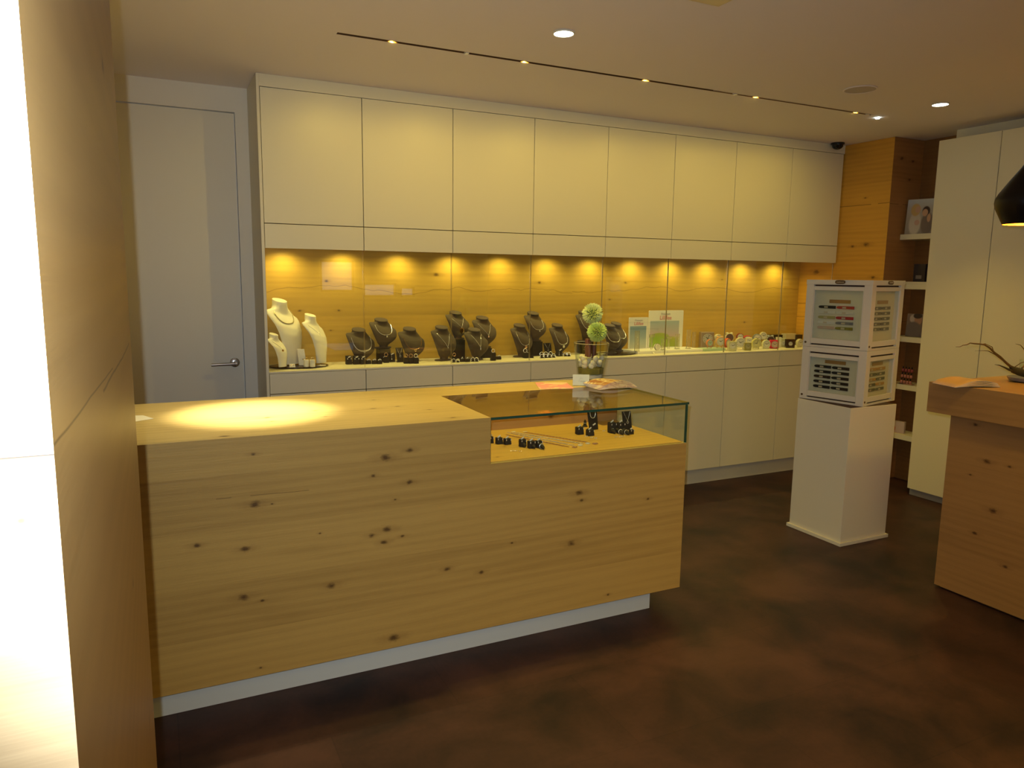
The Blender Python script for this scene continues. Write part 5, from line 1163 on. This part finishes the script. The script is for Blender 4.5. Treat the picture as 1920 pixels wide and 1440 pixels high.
# ================================================================== pendant lamp
PC = on(1927, 385, 1, 1.98)
t = thing('pendant_lamp', 'black beaten metal pendant lamp with golden inside at the right edge', 'pendant lamp', PC)
rm = m(54, PC)
zs_ = lambda py: on(1927, py, 1, 1.98).z-PC.z
out = [(rm*.70, zs_(421)), (rm*.86, zs_(402)), (rm*.97, zs_(389)), (rm, zs_(380)), (rm*.985, zs_(372)), (rm*.90, zs_(362)), (rm*.62, zs_(338)), (rm*.30, zs_(312)), (rm*.12, zs_(296)), (rm*.11, zs_(285))]
MB().lathe(out, PC, 40, cap=False).lathe([(r_-.0015, z_+.0005) for r_, z_ in out], PC, 40, mi=1, cap=False).lathe([(out[0][0], out[0][1]), (out[0][0]-.0015, out[0][1]+.0005)], PC, 40, cap=False).build('shade', [plain('black_beaten_metal', (.012, .011, .013), .35, .6, bump=.4, bs=120), plain('golden_inside', (.80, .40, .07), .4, .35)], t)
MB().lathe([(.0005, -.02), (.02, -.012), (.028, .004), (.02, .02), (.012, .034), (.0005, .036)], PC, 20).build('bulb', plain('lit_bulb', (1, .8, .5), .4, emis=(1, .55, .15), es=5), t)
l_ = bpy.data.lights.new('pendant_bulb', 'POINT'); l_.energy = 5; l_.color = (1, .5, .12); l_.shadow_soft_size = .02; lo_ = bpy.data.objects.new('pendant_bulb', l_); C.objects.link(lo_); lo_.location = PC+Vector((0, 0, -.035))
MB().tube([PC+Vector((0, 0, zs_(287))), (PC.x, PC.y, CEIL-.012)], .0025, 8).build('cord', BLACKP, t)
MB().lathe([(.001, -.002), (.045, -.002), (.045, -.02), (.001, -.022)], (PC.x, PC.y, CEIL), 24).build('ceiling_rose', BLACKP, t)

# ================================================================== things on the recess shelves
def rs(px, py, X=XS+.03): return on(px, py, 0, X)
def frame_pic(pa, pb, pyt, z, Yr, X, label, bands, spots_, tilt=0.12, turn=-1.15):
    A = on(pa, 440, 0, X)
    P = Vector((X, Yr, z+.0008))
# couple poster
zsh = shz[0]
P0 = Vector((XS+.035, Y1-.035, zsh+.001)); 
def poster(P, w_, h_, rz, label, mat, name='photo_poster', cat='poster', back=True, lean=.03):
    L_ = local(name, label, cat); t = L_.o
    o = MB().box(0, w_, -.0015, .0015, 0, h_).build('print', mat, t); o.rotation_euler = (-.10, 0, 0)
    if back: MB().box(w_*.3, w_*.7, .006, .03, 0, .002).build('strut', BLACKP, t)
    L_.put(P, rz); return t
SK = (.62, .38, .24)
cm_ = picture('couple_print', [(0, (.30, .26, .22)), (.12, (.40, .36, .30)), (.20, (.50, .48, .44)), (.245, (.55, .58, .60))], spots=(
 (.062, .075, .040, .085, (.62, .56, .46)), (.142, .070, .042, .080, (.22, .17, .14)), (.058, .170, .032, .045, (.62, .42, .16)), (.072, .172, .018, .024, SK), (.128, .160, .026, .034, (.05, .025, .02)), (.122, .148, .019, .026, SK), (.150, .110, .012, .030, SK), (.075, .08, .018, .02, (.62, .40, .30))))
poster(Vector((XS+.012, Y1-.025, zsh+.002)), .175, .245, -1.27, 'photo poster of an embracing couple on the topmost recess shelf', cm_)
cm2 = picture('portrait_print', [(0, (.12, .10, .10)), (.1, (.2, .14, .1)), (.18, (.25, .18, .14))], spots=((.04, .13, .022, .03, (.5, .42, .36)), (.075, .12, .026, .035, (.45, .25, .15)), (.07, .15, .03, .02, (.05, .03, .02)), (.05, .05, .05, .06, (.16, .13, .12))))
poster(Vector((XS+.03, Y1-.09, shz[2]+.002)), .14, .165, -1.25, 'dark portrait poster on the middle recess shelf', cm2)
# thin tray and dark figures on second shelf
tag(MB().box(XS+.002, XRB-.01, Y2+.1, Y1-.012, shz[1]+.0005, shz[1]+.016).build('shelf_tray', LACS, bevel=.001, origin=(XS+.09, 3.5, shz[1])), 'flat cream tray lying on the second recess shelf', 'tray')
L_ = local('dark_box', 'upright dark box on the second recess shelf', 'box'); MB().box(-.03, .03, -.045, .045, 0, .125).build('box_body', plain('dark_navy_box', (.02, .018, .03), .3), L_.o, bevel=.001)
MB().box(-.031, -.0302, -.02, .025, .02, .045).build('label_panel', plain('grey_label', (.2, .18, .18), .5), L_.o); L_.put((XS+.09, Y1-.135, shz[1]+.017))
# bottles in rows on fourth shelf
BC = [(.02, .02, .04), (.60, .30, .20), (.55, .22, .16), (.35, .08, .08)]
k = 0
for row in range(3):
    for col in range(4):
        z0_ = shz[3]+.0015+row*.043
        if row > 0 and col == 0 and row == 2: pass
        L_ = local('bottle', 'small bottle in the stacked rack, %s row, %s from left' % (('bottom', 'middle', 'top')[row], ORD[col]), 'bottle', 'small bottles on the fourth recess shelf'); o = L_.o
        mt_ = cmat(BC[(row+1) % 4 if row else 2])
        MB().lathe([(.0075, 0), (.009, .002), (.009, .018), (.006, .022), (.004, .023)], seg=12).build('bottle_body', mt_, o)
        MB().lathe([(.0045, .0232), (.0048, .024), (.0042, .038), (.0005, .039)], seg=10).build('cap', BLACKP, o)
        L_.put((XS+.055+.004*row, Y1-.075-.024*col, z0_))
rk = MB()
for row in range(3): rk.box(XS+.04, XS+.085, Y1-.165, Y1-.058, shz[3]+.0003+row*.043-(.0016 if row else 0)+.0, shz[3]+.0011+row*.043-(.0008 if row else 0))
for yy in (Y1-.165, Y1-.0596): rk.box(XS+.083, XS+.085, yy, yy+.0016, shz[3]+.0003, shz[3]+.09)
rk.build('bottle_rack', ACRYL); tag(bpy.data.objects['bottle_rack'], 'clear rack holding small bottles on the fourth recess shelf', 'rack')
for i, (dx, dy, a_) in enumerate(((.002, .02, .1), (.02, .06, -.2), (.004, .12, .35))):
    tag(MB().box(-.022, .022, -.035, .035, 0, .0006).build('flyer', cm2 if i == 1 else plain('pink_flyer', (.55, .32, .28), .5)), 'small printed flyer lying by the bottle rack, %s' % ('far left', 'middle', 'near')[i], 'flyer', 'flyers on the fourth recess shelf')
    o = bpy.context.scene.collection.objects[-1]; o.location = (XS+.024+dx*.2, Y1-.03-dy-.01, shz[3]+.0006+.0008*i); o.rotation_euler = (0, 0, a_*.3)
L_ = local('gift_box', 'pink and violet printed box on the lowest recess shelf', 'box'); bm_ = picture('box_print', [(0, (.25, .12, .32)), (.02, (.55, .42, .40)), (.09, (.62, .50, .46))], spots=((.03, .03, .02, .025, (.55, .18, .14)),))
MB().box(0, .11, -.0, .03, 0, .085).build('box_body', bm_, L_.o, bevel=.001); L_.put((XS+.012, Y1-.035, shz[4]+.001), -1.3)
